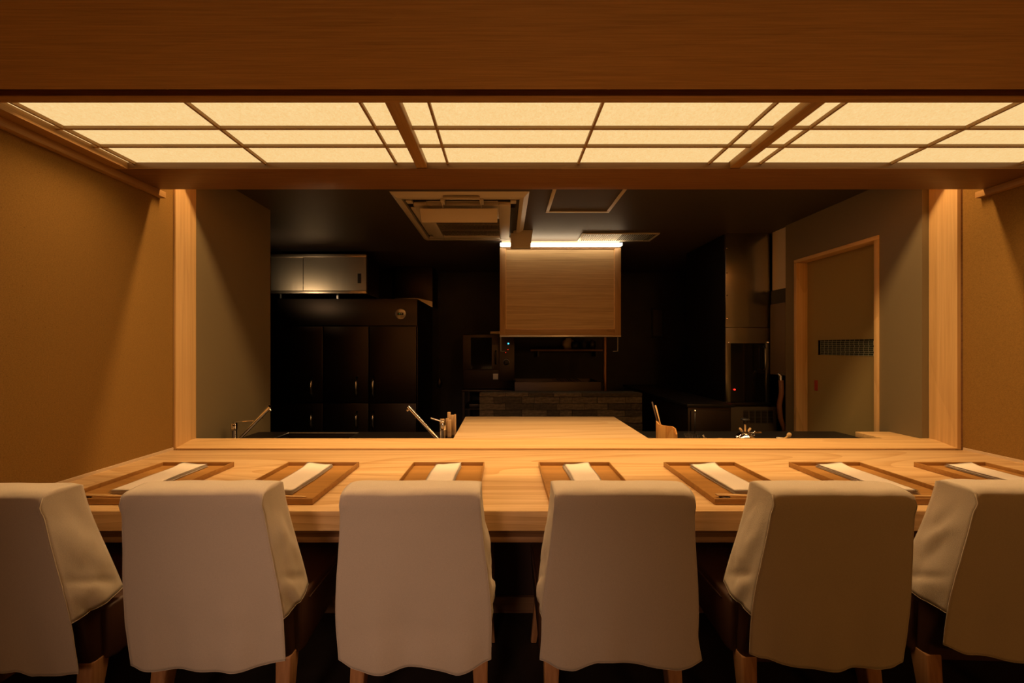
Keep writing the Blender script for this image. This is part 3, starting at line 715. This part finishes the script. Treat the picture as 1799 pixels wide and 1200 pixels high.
# spoon on a white dish, and ivory rests
def saucer(px, r, h, label, m='ivory'):
    mm = MB(); cx = X_(px); mm.lathe([(r * .4, 0), (r * .8, h * .5), (r, h), (r - .003, h), (r * .7, h * .6), (r * .2, h * .45)], (cx, YI, .6605), 24)
    tag(mm.build('saucer', m, smooth=True, origin=(cx, YI, .66)), label, 'saucer')
saucer(1374, .033, .040, 'small pale saucer with a wooden spoon in it')
t = thing('wooden_spoon', (X_(1378), YI, .69), 'wooden spoon resting in the pale saucer', 'spoon')
MB().tube([(X_(1374), YI, .697), (X_(1380), YI, .705), (X_(1383), YI, .713)], .0045, 8).build('handle', 'stick', t, smooth='all')
mt = Matrix.Translation((X_(1386), YI, .722)) @ Matrix.Rotation(math.radians(38), 4, 'Y')
sp = MB(); sp.lathe([(.002, -.020), (.010, -.016), (.0165, -.004), (.0175, .006), (.012, .017), (.002, .021)], (0, 0, 0), 16, 1, .3)
for v in sp.bm.verts: v.co = mt @ v.co
sp.build('bowl', 'stick', t, smooth='all')
sh = (('flat ivory shell shaped dish, leftmost of the three', 1424, .026, .037), ('domed ivory shell shaped dish, middle of the three', 1437, .020, .038), ('low ivory shell shaped dish, rightmost of the three', 1455, .027, .034))
for lb_, px, r, h in sh:
    mm = MB(); cxx = X_(px); mm.lathe([(r * .5, 0), (r, h * .6), (r * .85, h * .85), (r * .45, h), (r * .1, h * 1.03)], (cxx, YI, .6605), 18, 1, .7)
    tag(mm.build('shell_dish', 'ivory', smooth='all', origin=(cxx, YI, .66)), lb_, 'dish', 'shell shaped dishes')

# ------------------------------------------------------------------ air conditioner
AX0, AX1, AY0, AY1 = -.862, .188, 2.385, 3.43
ac = thing('air_conditioner', ((AX0 + AX1) / 2, (AY0 + AY1) / 2, KZ), 'cream ceiling cassette air conditioner with grille and hanging flaps', 'air conditioner')
m = MB(); zt, zb = KZ - .001, KZ - .028
cxm, cym = (AX0 + AX1) / 2, (AY0 + AY1) / 2
IX0, IX1, IY0, IY1 = AX0 + .085, AX1 - .085, AY0 + .085, AY1 - .085
def sloped_border():
    m = MB(); o = [(AX0, AY0), (AX1, AY0), (AX1, AY1), (AX0, AY1)]; i = [(AX0 + .04, AY0 + .04), (AX1 - .04, AY0 + .04), (AX1 - .04, AY1 - .04), (AX0 + .04, AY1 - .04)]
    vo = [m.bm.verts.new((*p, zt)) for p in o]; vb = [m.bm.verts.new((*p, zb)) for p in i]; j = [(p[0] + (.030 if p[0] < cxm else -.030), p[1] + (.030 if p[1] < cym else -.030)) for p in i]
    vj = [m.bm.verts.new((*p, zb)) for p in j]; vk = [m.bm.verts.new((*p, zt)) for p in j]
    for k in range(4):
        n = (k + 1) % 4
        m.bm.faces.new((vo[k], vo[n], vb[n], vb[k])); m.bm.faces.new((vb[k], vb[n], vj[n], vj[k])); m.bm.faces.new((vj[k], vj[n], vk[n], vk[k])); m.bm.faces.new((vk[k], vk[n], vo[n], vo[k]))
    return m
sloped_border().build('outer_frame', 'plastic', ac)
box('back_plate', 'plastic_d', (AX0 + .09, AX1 - .09, AY0 + .09, AY1 - .09, KZ - .008, KZ - .002), ac)
# inner panel ring (corners + sides) lower than the outlets
P0x, P1x, P0y, P1y = -.72, .05, 2.52, 3.30
gx0, gx1, gy0, gy1 = -.615, -.045, 2.787, 3.21
zi = KZ - .045
pn = MB()
pn.box(P0x, gx0, P0y, P1y, zi, KZ - .012).box(gx1, P1x, P0y, P1y, zi, KZ - .012).box(gx0, gx1, P0y, gy0, zi, KZ - .012).box(gx0, gx1, gy1, P1y, zi, KZ - .012)
pn.build('inner_panel', 'plastic', ac, .004)
e = .095
for (xa, ya) in ((AX0 + e, AY0 + e), (AX1 - e - .045, AY0 + e), (AX0 + e, AY1 - e - .045), (AX1 - e - .045, AY1 - e - .045)): box('corner_cover', 'plastic', (xa, xa + .045, ya, ya + .045, zb - .002, KZ - .008), ac, .002)
gr = MB(); nsl = 46
for k in range(nsl):
    x = gx0 + (gx1 - gx0) * (k + .5) / nsl; gr.box(x - .0024, x + .0024, gy0, gy1, zi + .002, zi + .012)
for q in (.33, .66):
    y = gy0 + (gy1 - gy0) * q; gr.box(gx0, gx1, y - .005, y + .005, zi + .001, zi + .014)
tag(gr.build('grille', mat('grille_plastic', (.20, .16, .12), .5), ac), kind='stuff')
# far and left flaps closed, front and right flaps hanging on brackets
fl = MB(); fl.box(AX0 + .21, AX1 - .21, AY1 - .19, AY1 - .10, zb - .004, zb + .006); fl.build('louver', 'plastic', ac, .004)
fl = MB(); fl.box(AX0 + .10, AX0 + .19, AY0 + .21, AY1 - .21, zb - .004, zb + .006); fl.build('louver', 'plastic', ac, .004)
# front flap: lowered in front of the grille, held by two hangers
fr = MB().prism([(2.500, 2.432), (2.512, 2.437), (2.575, 2.352), (2.560, 2.345)], -.665, -.055, 'x'); fr.build('louver', 'plastic', ac, .003)
for x in (-.475, -.175):
    MB().box(x - .014, x + .014, 2.432, 2.50, KZ - .05, KZ - .012).build('hanger', 'plastic', ac, .003)
    MB().tube([(x - .004, 2.44, KZ - .04), (x - .004, 2.47, KZ - .062), (x - .004, 2.505, 2.434)], .003, 6).build('hanger_rod', 'plastic', ac, smooth='all')
MB().box(-.465, -.185, 2.405, 2.425, KZ - .045, KZ - .026).build('crossbar', 'plastic', ac, .002)
rd = MB(); rd.tube([(-.61, 2.485, zb), (-.05, 2.485, zb)], .003, 6); rd.build('outlet_bar', 'plastic', ac, smooth='all')
# right flap hangs down nearly upright
s_f = F / 3.18
xr0, xr1 = (897 - VX) / s_f, (937 - VX) / s_f
pr = [(xr0, CZ - (394 - VY) / s_f), (xr0 + .05, CZ - (399 - VY) / s_f), (xr1, CZ - (397 - VY) / s_f), (xr1 - .030, CZ - (437 - VY) / s_f), (xr0 - .0, CZ - (437 - VY) / s_f)]
fr = MB().prism(pr, 3.17, 3.19, 'y'); tag(fr.build('louver', 'plastic', ac, .004), 'hanging side flap turned down on its hinge')
MB().tube([(xr0 + .13, 3.17, pr[1][1] - .01), (xr0 + .15, 3.15, pr[1][1] + .05), (xr0 + .19, 3.14, pr[1][1] + .09)], .008, 8).build('hinge', 'chrome', ac, smooth='all')
MB().tube([(xr0 + .11, 3.17, pr[1][1] + .055), (xr0 + .15, 3.15, pr[1][1] + .035), (xr0 + .18, 3.15, pr[1][1] + .05)], .007, 8).build('hinge_arm', 'plastic', ac, smooth='all')
box('louver_slot', 'plastic_d', (AX1 - .19, AX1 - .10, AY0 + .21, AY1 - .21, zb - .003, zb + .004), ac)

# access hatch and vent grille in the kitchen ceiling
ah = thing('ceiling_hatch', (.63, 2.5, KZ), 'square ceiling access hatch with slim pale frame, right of the air conditioner', 'hatch')
hx0, hx1, hy0, hy1 = .355, .900, 2.18, 2.745; q = .028
box('frame_bar', 'plastic', (hx0, hx1, hy1 - q, hy1, KZ - .009, KZ - .001), ah, .002); box('frame_bar', 'plastic', (hx0, hx1, hy0, hy0 + q, KZ - .009, KZ - .001), ah, .002)
box('frame_bar', 'plastic', (hx0, hx0 + q, hy0 + q, hy1 - q, KZ - .009, KZ - .001), ah, .002); box('frame_bar', 'plastic', (hx1 - q, hx1, hy0 + q, hy1 - q, KZ - .009, KZ - .001), ah, .002)
box('panel', 'kceil', (hx0 + q, hx1 - q, hy0 + q, hy1 - q, KZ - .005, KZ - .001), ah)
vg = thing('ceiling_vent', (1.19, 3.36, KZ), 'long slatted vent grille in the ceiling above the wooden hood', 'vent')
vx0, vx1, vy0, vy1 = .793, 1.582, 3.237, 3.470; q = .018
box('frame_bar', 'plastic', (vx0, vx1, vy0, vy0 + q, KZ - .014, KZ - .001), vg, .002); box('frame_bar', 'plastic', (vx0, vx1, vy1 - q, vy1, KZ - .014, KZ - .001), vg, .002)
box('frame_bar', 'plastic', (vx0, vx0 + q, vy0 + q, vy1 - q, KZ - .014, KZ - .001), vg, .002); box('frame_bar', 'plastic', (vx1 - q, vx1, vy0 + q, vy1 - q, KZ - .014, KZ - .001), vg, .002)
box('back', 'black', (vx0 + q, vx1 - q, vy0 + q, vy1 - q, KZ - .003, KZ - .001), vg)
sl = MB()
for k in range(34):
    x = vx0 + q + (vx1 - vx0 - 2 * q) * (k + .5) / 34
    mt = Matrix.Translation((x, 0, KZ - .009)) @ Matrix.Rotation(math.radians(-30 if k < 18 else 30), 4, 'Y')
    sl.box(-.001, .001, vy0 + q, vy1 - q, -.006, .006, mt)
tag(sl.build('slats', 'plastic', vg), kind='stuff')

# ------------------------------------------------------------------ hood with wooden front and light strip
HY = 3.495; s = F / HY
hd = thing('range_hood', (.61, HY, 1.46), 'wood faced range hood hanging from the ceiling with white light strip', 'range hood')
hx0, hx1 = (878 - VX) / s, (1091 - VX) / s; hz0, hz1 = CZ - (592 - VY) / s, CZ - (435 - VY) / s
ix0, ix1, iz0, iz1 = hx0 + .065, hx1 - .068, hz0 + .085, hz1 - .012
box('stile', wood('hood_stile', (.24, .14, .06), (.36, .22, .10), 2, fine=60, rings=5, ring_amt=.2), (hx0, ix0, HY, HY + .035, hz0 + .018, hz1), hd, .002)
box('stile', 'frame_z', (ix1, hx1, HY, HY + .035, hz0 + .018, hz1), hd, .002).data.materials[0] = bpy.data.materials['hood_stile']
box('rail', 'hood_r', (ix0, ix1, HY, HY + .035, hz0 + .018, iz0), hd, .002); box('rail', 'hood_r', (ix0, ix1, HY, HY + .035, iz1, hz1), hd, .002)
box('front_panel', 'hood', (ix0, ix1, HY + .012, HY + .03, iz0, iz1), hd)
MB().box(ix0 - .001, ix0 + .006, HY + .004, HY + .012, iz0, iz1).box(ix1 - .006, ix1 + .001, HY + .004, HY + .012, iz0, iz1).box(ix0, ix1, HY + .004, HY + .012, iz0, iz0 + .006).build('bead_moulding', 'frame_x', hd)
box('steel_edge', 'steel', (hx0, hx1, HY - .004, HY + .035, hz0, hz0 + .018), hd, .002)
box('steel_body', 'steel_d', (hx0 + .004, hx1 - .004, HY + .036, HY + .60, hz0 + .03, KZ - .002), hd)
box('light_strip', 'led', (hx0 + .005, hx1 - .002, HY - .052, HY - .012, hz1 + .008, hz1 + .036), hd, .004)
box('strip_mount', 'plastic', (hx0 + .02, hx1 - .02, HY - .012, HY + .035, hz1 + .001, KZ - .002), hd)
zl = CZ - (617 - VY) / s
for (xa, d) in ((hx0 + .012, 1), (hx1 - .030, -1)):
    b_ = MB(); b_.tube([(xa, HY + .02, hz0 + .002), (xa, HY + .02, zl), (xa + d * .055, HY + .02, zl)], .006, 6); b_.build('hanging_bracket', 'steel', hd)

# ------------------------------------------------------------------ brick grill front
BY = 3.295; s = F / BY
bx0, bx1 = (842 - VX) / s, (1129 - VX) / s; bz1 = CZ - (690 - VY) / s
bw = thing('brick_grill', ((bx0 + bx1) / 2, BY, 0), 'low wall of rough dark bricks below the wooden hood', 'brick wall')
box('core', 'mortar', (bx0 + .012, bx1 - .012, BY + .012, BY + .22, 0, bz1 - .012), bw)
brick_cache = {}
def brick_mesh(l, h, v):
    key = (round(l, 3), round(h, 3), v)
    if key not in brick_cache:
        r = random.Random(hash(key) & 0xffff); bm = bmesh.new(); D = .10
        nx = 4
        lo = []
        for i in range(nx + 1):
            x = l * (i / nx - .5); j = lambda a: r.uniform(-a, a)
            lo.append([bm.verts.new((x, j(.006) if 0 < i < nx else .003, j(.003))), bm.verts.new((x, j(.006) if 0 < i < nx else .003, h + j(.003))), bm.verts.new((x, D, h)), bm.verts.new((x, D, 0))])
        for i in range(nx):
            for k in range(4): bm.faces.new((lo[i][k], lo[i + 1][k], lo[i + 1][(k + 1) % 4], lo[i][(k + 1) % 4]))
        bm.faces.new(lo[0][::-1]); bm.faces.new(lo[-1]); bmesh.ops.recalc_face_normals(bm, faces=bm.faces)
        me = bpy.data.meshes.new('brick'); bm.to_mesh(me); bm.free(); me.materials.append(M['brick' if v % 3 else 'brick_b']); brick_cache[key] = me
    return brick_cache[key]
z = bz1; rb = random.Random(5); row = 0
while z > .05:
    h = .034 if row == 0 else .062; z -= h + .006
    x = bx0 + (0 if row % 2 else -.0); first = True
    while x < bx1 - .02:
        l = rb.choice((.26, .29, .24, .13)) if not first else (.15 if row % 2 else .27); first = False
        if bx1 - x - l < .1: l = bx1 - x
        v = rb.randrange(6)
        o = bpy.data.objects.new('brick', brick_mesh(l - .006, h, v)); col.objects.link(o); o.parent = bw
        o.location = Vector((x + l / 2, BY + rb.uniform(-.008, .006), z)) - bw.location
        x += l
    row += 1
# grill trough behind the bricks, vent pipe
gt = thing('grill_box', (.58, 3.56, .85), 'stainless grill box behind the dark brick wall', 'grill')
s = F / 3.56
g0, g1 = (904 - VX) / s, (1056 - VX) / s; gz0, gz1 = .60, CZ - (671 - VY) / s
box('front', 'steel_d', (g0, g1, 3.56, 3.575, gz0, gz1), gt, .003); box('front.001', 'steel_d', (g0, g1, 3.95, 3.965, gz0, gz1), gt)
bpy.data.objects['front.001'].name = 'back_plate'
box('side_plate', 'steel_d', (g0, g0 + .015, 3.575, 3.95, gz0, gz1), gt); box('side_plate', 'steel_d', (g1 - .015, g1, 3.575, 3.95, gz0, gz1), gt)
box('ember_bed', 'black', (g0 + .015, g1 - .015, 3.575, 3.95, gz0, gz1 - .04), gt)
sk = MB()
for k in range(9): sk.tube([(g0 + .5 + .03 * k, 3.57, gz1 + .006), (g0 + .52 + .03 * k, 3.9, gz1 + .006)], .004, 6)
tag(sk.build('rods', 'steel_d', gt, smooth='all'), kind='stuff')
box('stand', 'kdark', (g0, g1, 3.56, 3.96, 0, gz0), gt)
xp = (1063 - VX) / (F / 3.75)
MB_p = MB().tube([(xp, 3.75, 0), (xp, 3.75, 1.484)], .022, 14)
tag(MB_p.build('pipe', mat('copper_pipe', (.30, .16, .09), .35, .9), smooth=True, origin=(xp, 3.75, 0)), 'thin upright copper coloured pipe rising under the hood', 'pipe')

# ------------------------------------------------------------------ fridge with six doors
FY = 3.733; s = F / FY
fx1 = (733 - VX) / s; fx0 = -2.66; fz1 = CZ - (525 - VY) / s
fd = thing('refrigerator', ((fx0 + fx1) / 2, FY, 0), 'wide dark stainless refrigerator with six doors left of the oven', 'refrigerator')
box('cabinet', 'steel_d', (fx0, fx1, FY + .02, FY + .80, .06, fz1), fd, .004)
zh = CZ - (573 - VY) / s; zm = CZ - (707 - VY) / s
box('header', 'steel_d', (fx0, fx1, FY, FY + .02, zh + .006, fz1), fd, .003)
xs = [fx0, (569.5 - VX) / s, (649.5 - VX) / s, fx1]
for i in range(3):
    for (za, zb_) in ((zm + .006, zh - .004), (.12, zm - .006)):
        d = box('fridge_door', 'steel_d', (xs[i] + .005, xs[i + 1] - .005, FY - .025, FY + .018, za, zb_), fd, .006)
        hxp = ((551, 629, 658)[i] - VX) / s
        if za > zm: hz = (CZ - (696 - VY) / s, CZ - (662 - VY) / s)
        else: hz = (CZ - (751 - VY) / s, CZ - (722 - VY) / s)
        MB().tube([(hxp, FY - .025, hz[0]), (hxp, FY - .055, hz[0] + .05), (hxp, FY - .060, (hz[0] + hz[1]) / 2), (hxp, FY - .055, hz[1] - .05), (hxp, FY - .025, hz[1])], [.012, .017, .018, .017, .012], 10).build('handle', 'steel', d, smooth='all')
bd = MB(); bx, bz = (704 - VX) / s, CZ - (551.5 - VY) / s
for i_ in range(1): bd.lathe([(.062, 0), (.062, .008), (.055, .010)], (0, 0, 0), 28)
for v in bd.bm.verts: v.co = Vector((bx + v.co.x, FY - v.co.z, bz + v.co.y))
bg = bd.build('badge', 'steel', fd, smooth=True)
MB().box(bx - .035, bx + .035, FY - .013, FY - .0101, bz - .014, bz + .014).build('display', 'plastic_d', bg)
for q in range(2): MB().box(bx - .014 + q * .02, bx - .004 + q * .02, FY - .0145, FY - .0131, bz - .005, bz + .006).build('indicator', emis('green_light', (.2, .5, .12), .16) if q == 0 else 'steel', bg)
for x in (fx0 + .06, fx1 - .06, -1.84):
    for y in (FY + .08, FY + .72): MB().tube([(x, y, 0), (x, y, .065)], .025, 10).build('foot', 'black', fd)
# wall cabinet above
CYc = 3.70; s = F / CYc
wc = thing('wall_cabinet', (-2.2, CYc, 2.0), 'stainless wall cabinet with two sliding doors above the refrigerator', 'cabinet')
c0, c1 = -2.72, (644 - VX) / s; cz0, cz1 = CZ - (516 - VY) / s, CZ - (447 - VY) / s
MB().box(c0, c1, CYc + .02, CYc + .36, cz0, cz1).build('body', 'steel_d', wc)
box('rail', 'steel_w', (c0, c1, CYc - .012, CYc + .02, cz1 - .035, cz1), wc, .002); box('rail', 'steel_w', (c0, c1, CYc - .012, CYc + .02, cz0, cz0 + .035), wc, .002)
box('end_strip', 'steel_w', (c1 - .024, c1, CYc - .012, CYc + .02, cz0 + .035, cz1 - .035), wc)
xm = (534 - VX) / s
box('sliding_door', 'steel_w', (c0 + .01, xm - .012, CYc, CYc + .012, cz0 + .036, cz1 - .036), wc)
d2 = box('sliding_door', 'steel_w', (xm, c1 - .026, CYc - .008, CYc + .004, cz0 + .036, cz1 - .036), wc)
MB().box((632 - 3 - VX) / s, (632 + 3 - VX) / s, CYc - .010, CYc - .0075, CZ - (498 - VY) / s, CZ - (481 - VY) / s).build('finger_pull', 'black', d2)
bk = MB(); bk.box(-2.62, -2.60, CYc + .02, CYc + .05, fz1 + .002, cz0 - .001).box(-2.0, -1.98, CYc + .1, CYc + .13, fz1 + .002, cz0 - .001); bk.build('support', 'steel', wc)
# steel duct box behind the fridge top
dsy = 4.56; s = F / dsy
dt = thing('duct_hood', (-1.3, dsy, 2.0), 'stainless exhaust duct box behind the refrigerator top', 'duct')
x0, x1 = (694 - VX) / s, (760 - VX) / s
MB().prism([(x0, CZ - (527 - VY) / s), ((733 - VX) / s, CZ - (528 - VY) / s), (x1, CZ - (538 - VY) / s), (x1, KZ - .002), (x0, KZ - .002)], dsy, dsy + .36, 'y').build('body', 'steel_d', dt, .003)
MB().prism([(x0, CZ - (529 - VY) / s), ((733 - VX) / s, CZ - (530 - VY) / s), (x1, CZ - (540 - VY) / s), (x1, CZ - (530 - VY) / s), ((733 - VX) / s, CZ - (524 - VY) / s), (x0, CZ - (524 - VY) / s)], dsy - .012, dsy, 'y').build('lower_edge', 'steel', dt)
# ball chain with plug beside the duct
cy = 4.25; s = F / cy; cxp = (772 - VX) / s
chn = thing('ball_chain', (cxp, cy, 1.0), 'thin hanging ball chain with a grip at its end, right of the refrigerator', 'chain')
bb = MB()
for k in range(44):
    zc = CZ - (505 - VY) / s - k * .027
    bb.lathe([(.001, -.009), (.0075, -.005), (.009, 0), (.0075, .005), (.001, .009)], (cxp, cy, zc), 6)
tag(bb.build('balls', 'steel_d', chn), kind='stuff')
MB().tube([(cxp, cy, KZ - .001), (cxp, cy, CZ - (672 - VY) / s)], .0025, 5).build('cord', 'black', chn)
MB().lathe([(.012, 0), (.030, .02), (.034, .07), (.024, .11), (.010, .13)], (cxp, cy, CZ - (681 - VY) / s), 12).build('grip', 'steel_d', chn, smooth=True)

# ------------------------------------------------------------------ oven on a steel table
OY = 4.15; s = F / OY
def PX(px): return (px - VX) / s
def PZ(py): return CZ - (py - VY) / s
ot = thing('steel_table', (PX(855), OY, 0), 'dark steel rack table carrying the oven', 'table')
box('top', 'steel_d', (PX(812), PX(905), OY - .05, OY + .62, PZ(688), PZ(684)), ot, .002)
for x in (PX(813), PX(901)):
    for y in (OY - .04, OY + .58): box('leg', 'steel_d', (x, x + .03, y, y + .03, 0, PZ(688)), ot)
box('lower_shelf', 'steel_d', (PX(812), PX(905), OY - .04, OY + .6, .30, .32), ot)
tag(box('steel_pan', 'steel_d', (PX(824), PX(842), OY, OY + .3, PZ(717), PZ(710)), None, .003, origin=(PX(833), OY, PZ(717))), 'shallow steel pan on the rack under the oven', 'pan')
box('middle_shelf', 'steel_d', (PX(814), PX(903), OY - .03, OY + .59, PZ(717) - .014, PZ(717) - .001), ot)
ov = thing('oven', (PX(855), OY, PZ(684)), 'black combi oven with glass door, dial and blue light', 'oven')
box('body', 'steel_d', (PX(813), PX(904), OY + .03, OY + .58, PZ(683.5), PZ(587)), ov, .006)
do = box('oven_door', 'steel_d', (PX(813), PX(875), OY, OY + .03, PZ(650), PZ(588)), ov, .005)
MB().box(PX(827), PX(864), OY - .004, OY + .001, PZ(648), PZ(593)).build('pane', 'smoke', do)
MB().tube([(PX(871), OY, PZ(617)), (PX(871), OY - .04, PZ(619)), (PX(871), OY - .04, PZ(637)), (PX(871), OY, PZ(639))], .013, 8).build('handle', 'black', do, smooth='all')
cp = box('control_panel', 'steel_d', (PX(877), PX(904), OY + .002, OY + .03, PZ(670), PZ(588)), ov, .004)
dd = MB(); dd.lathe([(.044, 0), (.044, .006), (.034, .008), (.034, .030), (.028, .034)], (0, 0, 0), 24)
for v in dd.bm.verts: v.co = Vector((PX(889.5) + v.co.x, OY - v.co.z, PZ(636) + v.co.y))
dd.build('dial', 'black', cp, smooth=True)
rg = MB(); rg.tube([(PX(889.5) + .037 * math.cos(a * math.pi / 12), OY - .009, PZ(636) + .037 * math.sin(a * math.pi / 12)) for a in range(25)], .0028, 5, False); rg.build('dial_ring', 'steel', cp)
MB().box(PX(892), PX(894.3), OY - .004, OY, PZ(604.8), PZ(602.4)).build('display_light', 'blue', cp)
for (px, py) in ((892, 614), (888, 619)): MB().box(PX(px), PX(px + .9), OY - .004, OY, PZ(py + .7), PZ(py)).build('warning_light', mat('x', (0, 0, 0)) if 0 else 'red', cp)
MB().box(PX(866), PX(875), OY + .02, OY + .031, PZ(667), PZ(657)).build('drip_box', 'steel', ov)
tag(box('white_box', 'trim', (PX(861), PX(879), OY + .05, OY + .35, PZ(586.6), PZ(582)), None, .003, origin=(PX(870), OY + .2, PZ(586.6))), 'flat pale box lying on top of the oven', 'box')

# back wall shelf with pots, framed notice, far rail
BYY = 4.70; s = F / BYY
sh_ = thing('wall_shelf', (PX(1000), 4.9, PZ(616)), 'slim wooden shelf on the dark back wall below the hood', 'shelf')
s = F / BYY
box('board', 'apron', (PX(932), PX(1062), BYY, 4.948, PZ(617), PZ(614)), sh_)
for x in (PX(945), PX(1048)): box('bracket', 'black', (x, x + .02, BYY + .03, 4.948, PZ(617) - .08, PZ(617)), sh_)
pot_l = ('pale squat jar on the back wall shelf', 'black round pot in front of the pale jar on the back shelf', 'dark narrow bottle on the back shelf right of the pot', 'dark bushy container at the right of the back shelf')
for i, (px, r, h, m_n, yy) in enumerate(((1003, .10, .17, 'trim', 4.87), (1012, .065, .13, 'black', 4.745), (1029, .04, .16, 'plastic_d', 4.78), (1043, .055, .15, 'black', 4.78))):
    mm = MB(); xx = PX(px); mm.lathe([(r * .7, 0), (r, h * .4), (r * .9, h * .75), (r * .45, h * .9), (r * .4, h)], (xx, yy, PZ(614) + .0005), 16, 1, .7)
    tag(mm.build('jar', m_n, smooth='all', origin=(xx, yy, PZ(614))), pot_l[i], 'jar', 'jars on the back shelf')
pf = thing('wall_notice', (PX(1153), 4.94, PZ(568)), 'dim narrow notice board on the back wall right of the hood', 'notice board')
s = F / 4.94
box('board', 'plastic', (PX(1147), PX(1163), 4.935, 4.948, PZ(590), PZ(545)), pf).data.materials[0] = mat('dim_board', (.06, .052, .045), .6)
box('frame', 'black', (PX(1145), PX(1147), 4.93, 4.948, PZ(592), PZ(543)), pf); box('frame', 'black', (PX(1163), PX(1165), 4.93, 4.948, PZ(592), PZ(543)), pf)
box('frame', 'black', (PX(1145), PX(1165), 4.93, 4.948, PZ(543), PZ(541)), pf); box('frame', 'black', (PX(1145), PX(1165), 4.93, 4.948, PZ(594), PZ(592)), pf)

# ------------------------------------------------------------------ right side equipment
EY = 3.256; s = F / EY
tc_ = thing('steel_cabinet', (PX(1314), EY, 0), 'tall stainless cabinet to the ceiling with dark glass hatch, left of the door', 'cabinet')
e0, e1 = PX(1275), PX(1353)
box('tall_panel', 'steel', (e0, e1, EY, EY + .02, PZ(575), KZ - .002), tc_, .002)
box('lower_panel', 'steel', (e0, e1, EY, EY + .02, PZ(603), PZ(575.6)), tc_, .001)
box('side_panel', 'steel_d', (e0, e0 + .012, EY + .02, EY + .7, PZ(711), KZ - .002), tc_); box('side_panel', 'steel_d', (e1 - .012, e1, EY + .02, EY + .7, PZ(711), KZ - .002), tc_)
box('post', 'steel', (e0, PX(1284), EY, EY + .02, PZ(707), PZ(603)), tc_, .001); box('post', 'steel', (PX(1346), e1, EY, EY + .02, PZ(707), PZ(603)), tc_, .001)
box('glass_hatch', 'smoke', (PX(1284), PX(1346), EY + .008, EY + .016, PZ(707), PZ(603)), tc_)
MB().tube([(PX(1341), EY - .002, PZ(650)), (PX(1341), EY - .03, PZ(647)), (PX(1341), EY - .03, PZ(612)), (PX(1341), EY - .002, PZ(609))], .008, 8).build('handle', 'steel', tc_, smooth='all')
MB().lathe([(.001, -.009), (.008, -.004), (.009, 0), (.008, .004), (.001, .009)], (PX(1290.5), EY, PZ(684.5)), 10).build('power_light', 'red', tc_, smooth='all')
box('base_edge', 'steel_d', (e0, e1, EY - .02, EY + .02, PZ(713), PZ(707)), tc_, .002)
rv = MB()
for (px, py) in ((1277, 436), (1277, 480), (1277, 519), (1277, 560), (1280, 601.5), (1349, 601.5)): rv.lathe([(.001, -.008), (.007, -.004), (.008, 0), (.007, .004), (.001, .008)], (PX(px), EY, PZ(py)), 8)
rv.build('rivets', 'chrome', tc_)
# lower machine with vent grilles
mc = thing('ice_machine', (PX(1310), EY + .1, 0), 'grey metal machine with slotted vent under the tall steel cabinet', 'machine')
box('body', mat('machine_paint', (.11, .095, .075), .4), (PX(1262), PX(1362), EY - .02, EY + .7, .0, PZ(714)), mc, .004)
vt = MB()
for c in range(5):
    for r_ in range(9):
        xa = PX(1307.5 + c * 10.7); za = PZ(721.5 + r_ * 2.5); vt.box(xa - PX(VX + 4.2), xa + PX(VX + 4.2), EY - .0235, EY - .019, za - .0045, za + .0045)
tag(vt.build('vent_slots', 'plastic_d', mc), kind='stuff')
vt = MB()
for r_ in range(9):
    za = PZ(717 + r_ * 1.9); vt.box(PX(1265), PX(1272), EY - .0235, EY - .019, za - .003, za + .003)
tag(vt.build('side_slots', 'plastic_d', mc), kind='stuff')
# under-counter freezer, its top slopes away in the picture
fz = thing('counter_freezer', (1.9, 3.3, 0), 'dark steel undercounter refrigerator left of the slotted machine', 'freezer')
box('body', 'steel_d', (1.70, 2.10, 2.95, 4.5, 0, .79), fz, .005); box('top', 'black', (1.68, 2.12, 2.93, 4.52, .791, .82), fz, .003)
box('door_panel', 'steel_d', (1.72, 2.08, 2.935, 2.949, .08, .76), fz, .004)
cdm = MB(); cdm.tube([(PX(1277), EY - .03, PZ(713)), (PX(1272), EY - .05, PZ(716)), (PX(1270), EY - .055, PZ(730)), (PX(1272), EY - .05, PZ(752)), (PX(1273), EY - .05, .3), (PX(1276), EY - .05, .02)], .012, 8)
tag(cdm.build('power_cord', 'black', smooth='all', origin=(PX(1272), EY - .05, 0)), 'black cord hanging down the front of the slotted machine', 'cord')
# right wall: dark band, box, hose
s = F / 3.15
rb_ = thing('wall_box', (2.70, 3.15, 1.5), 'flat brown wall box between tall steel cabinet and door', 'box')
box('body', mat('wall_box_paint', (.16, .11, .065), .5), (2.705, 2.80, 3.07, 3.245, PZ(655) - .02, PZ(533) + .0), rb_, .004)
box('wall_plate', 'black', (2.715, 2.80, 3.065, 3.245, PZ(533) + .002, 1.915), rb_)
hs = MB(); s = F / 3.10; hy = 3.10
hs.tube([(PX(1372), hy, PZ(668)), (PX(1373), hy, PZ(690)), (PX(1369), hy, PZ(712)), (PX(1371), hy, PZ(735)), (PX(1379), hy + .01, PZ(752)), (PX(1384), hy + .02, PZ(775)), (PX(1386), hy + .02, .25)], .020, 12)
ho = thing('hose', (PX(1372), hy, PZ(690)), 'brown rubber hose with shiny coupling hanging left of the door', 'hose')
hs.build('tube', 'hose', ho, smooth='all')
MB().tube([(PX(1372), hy, PZ(668)), (PX(1372), hy, PZ(660))], [.016, .016], 12).build('coupling', 'chrome', ho, smooth=True)
MB().tube([(PX(1372), hy, PZ(662)), (PX(1371), hy + .02, PZ(657)), (2.69, hy + .03, PZ(657))], .012, 10).build('elbow', 'chrome', ho, smooth='all')
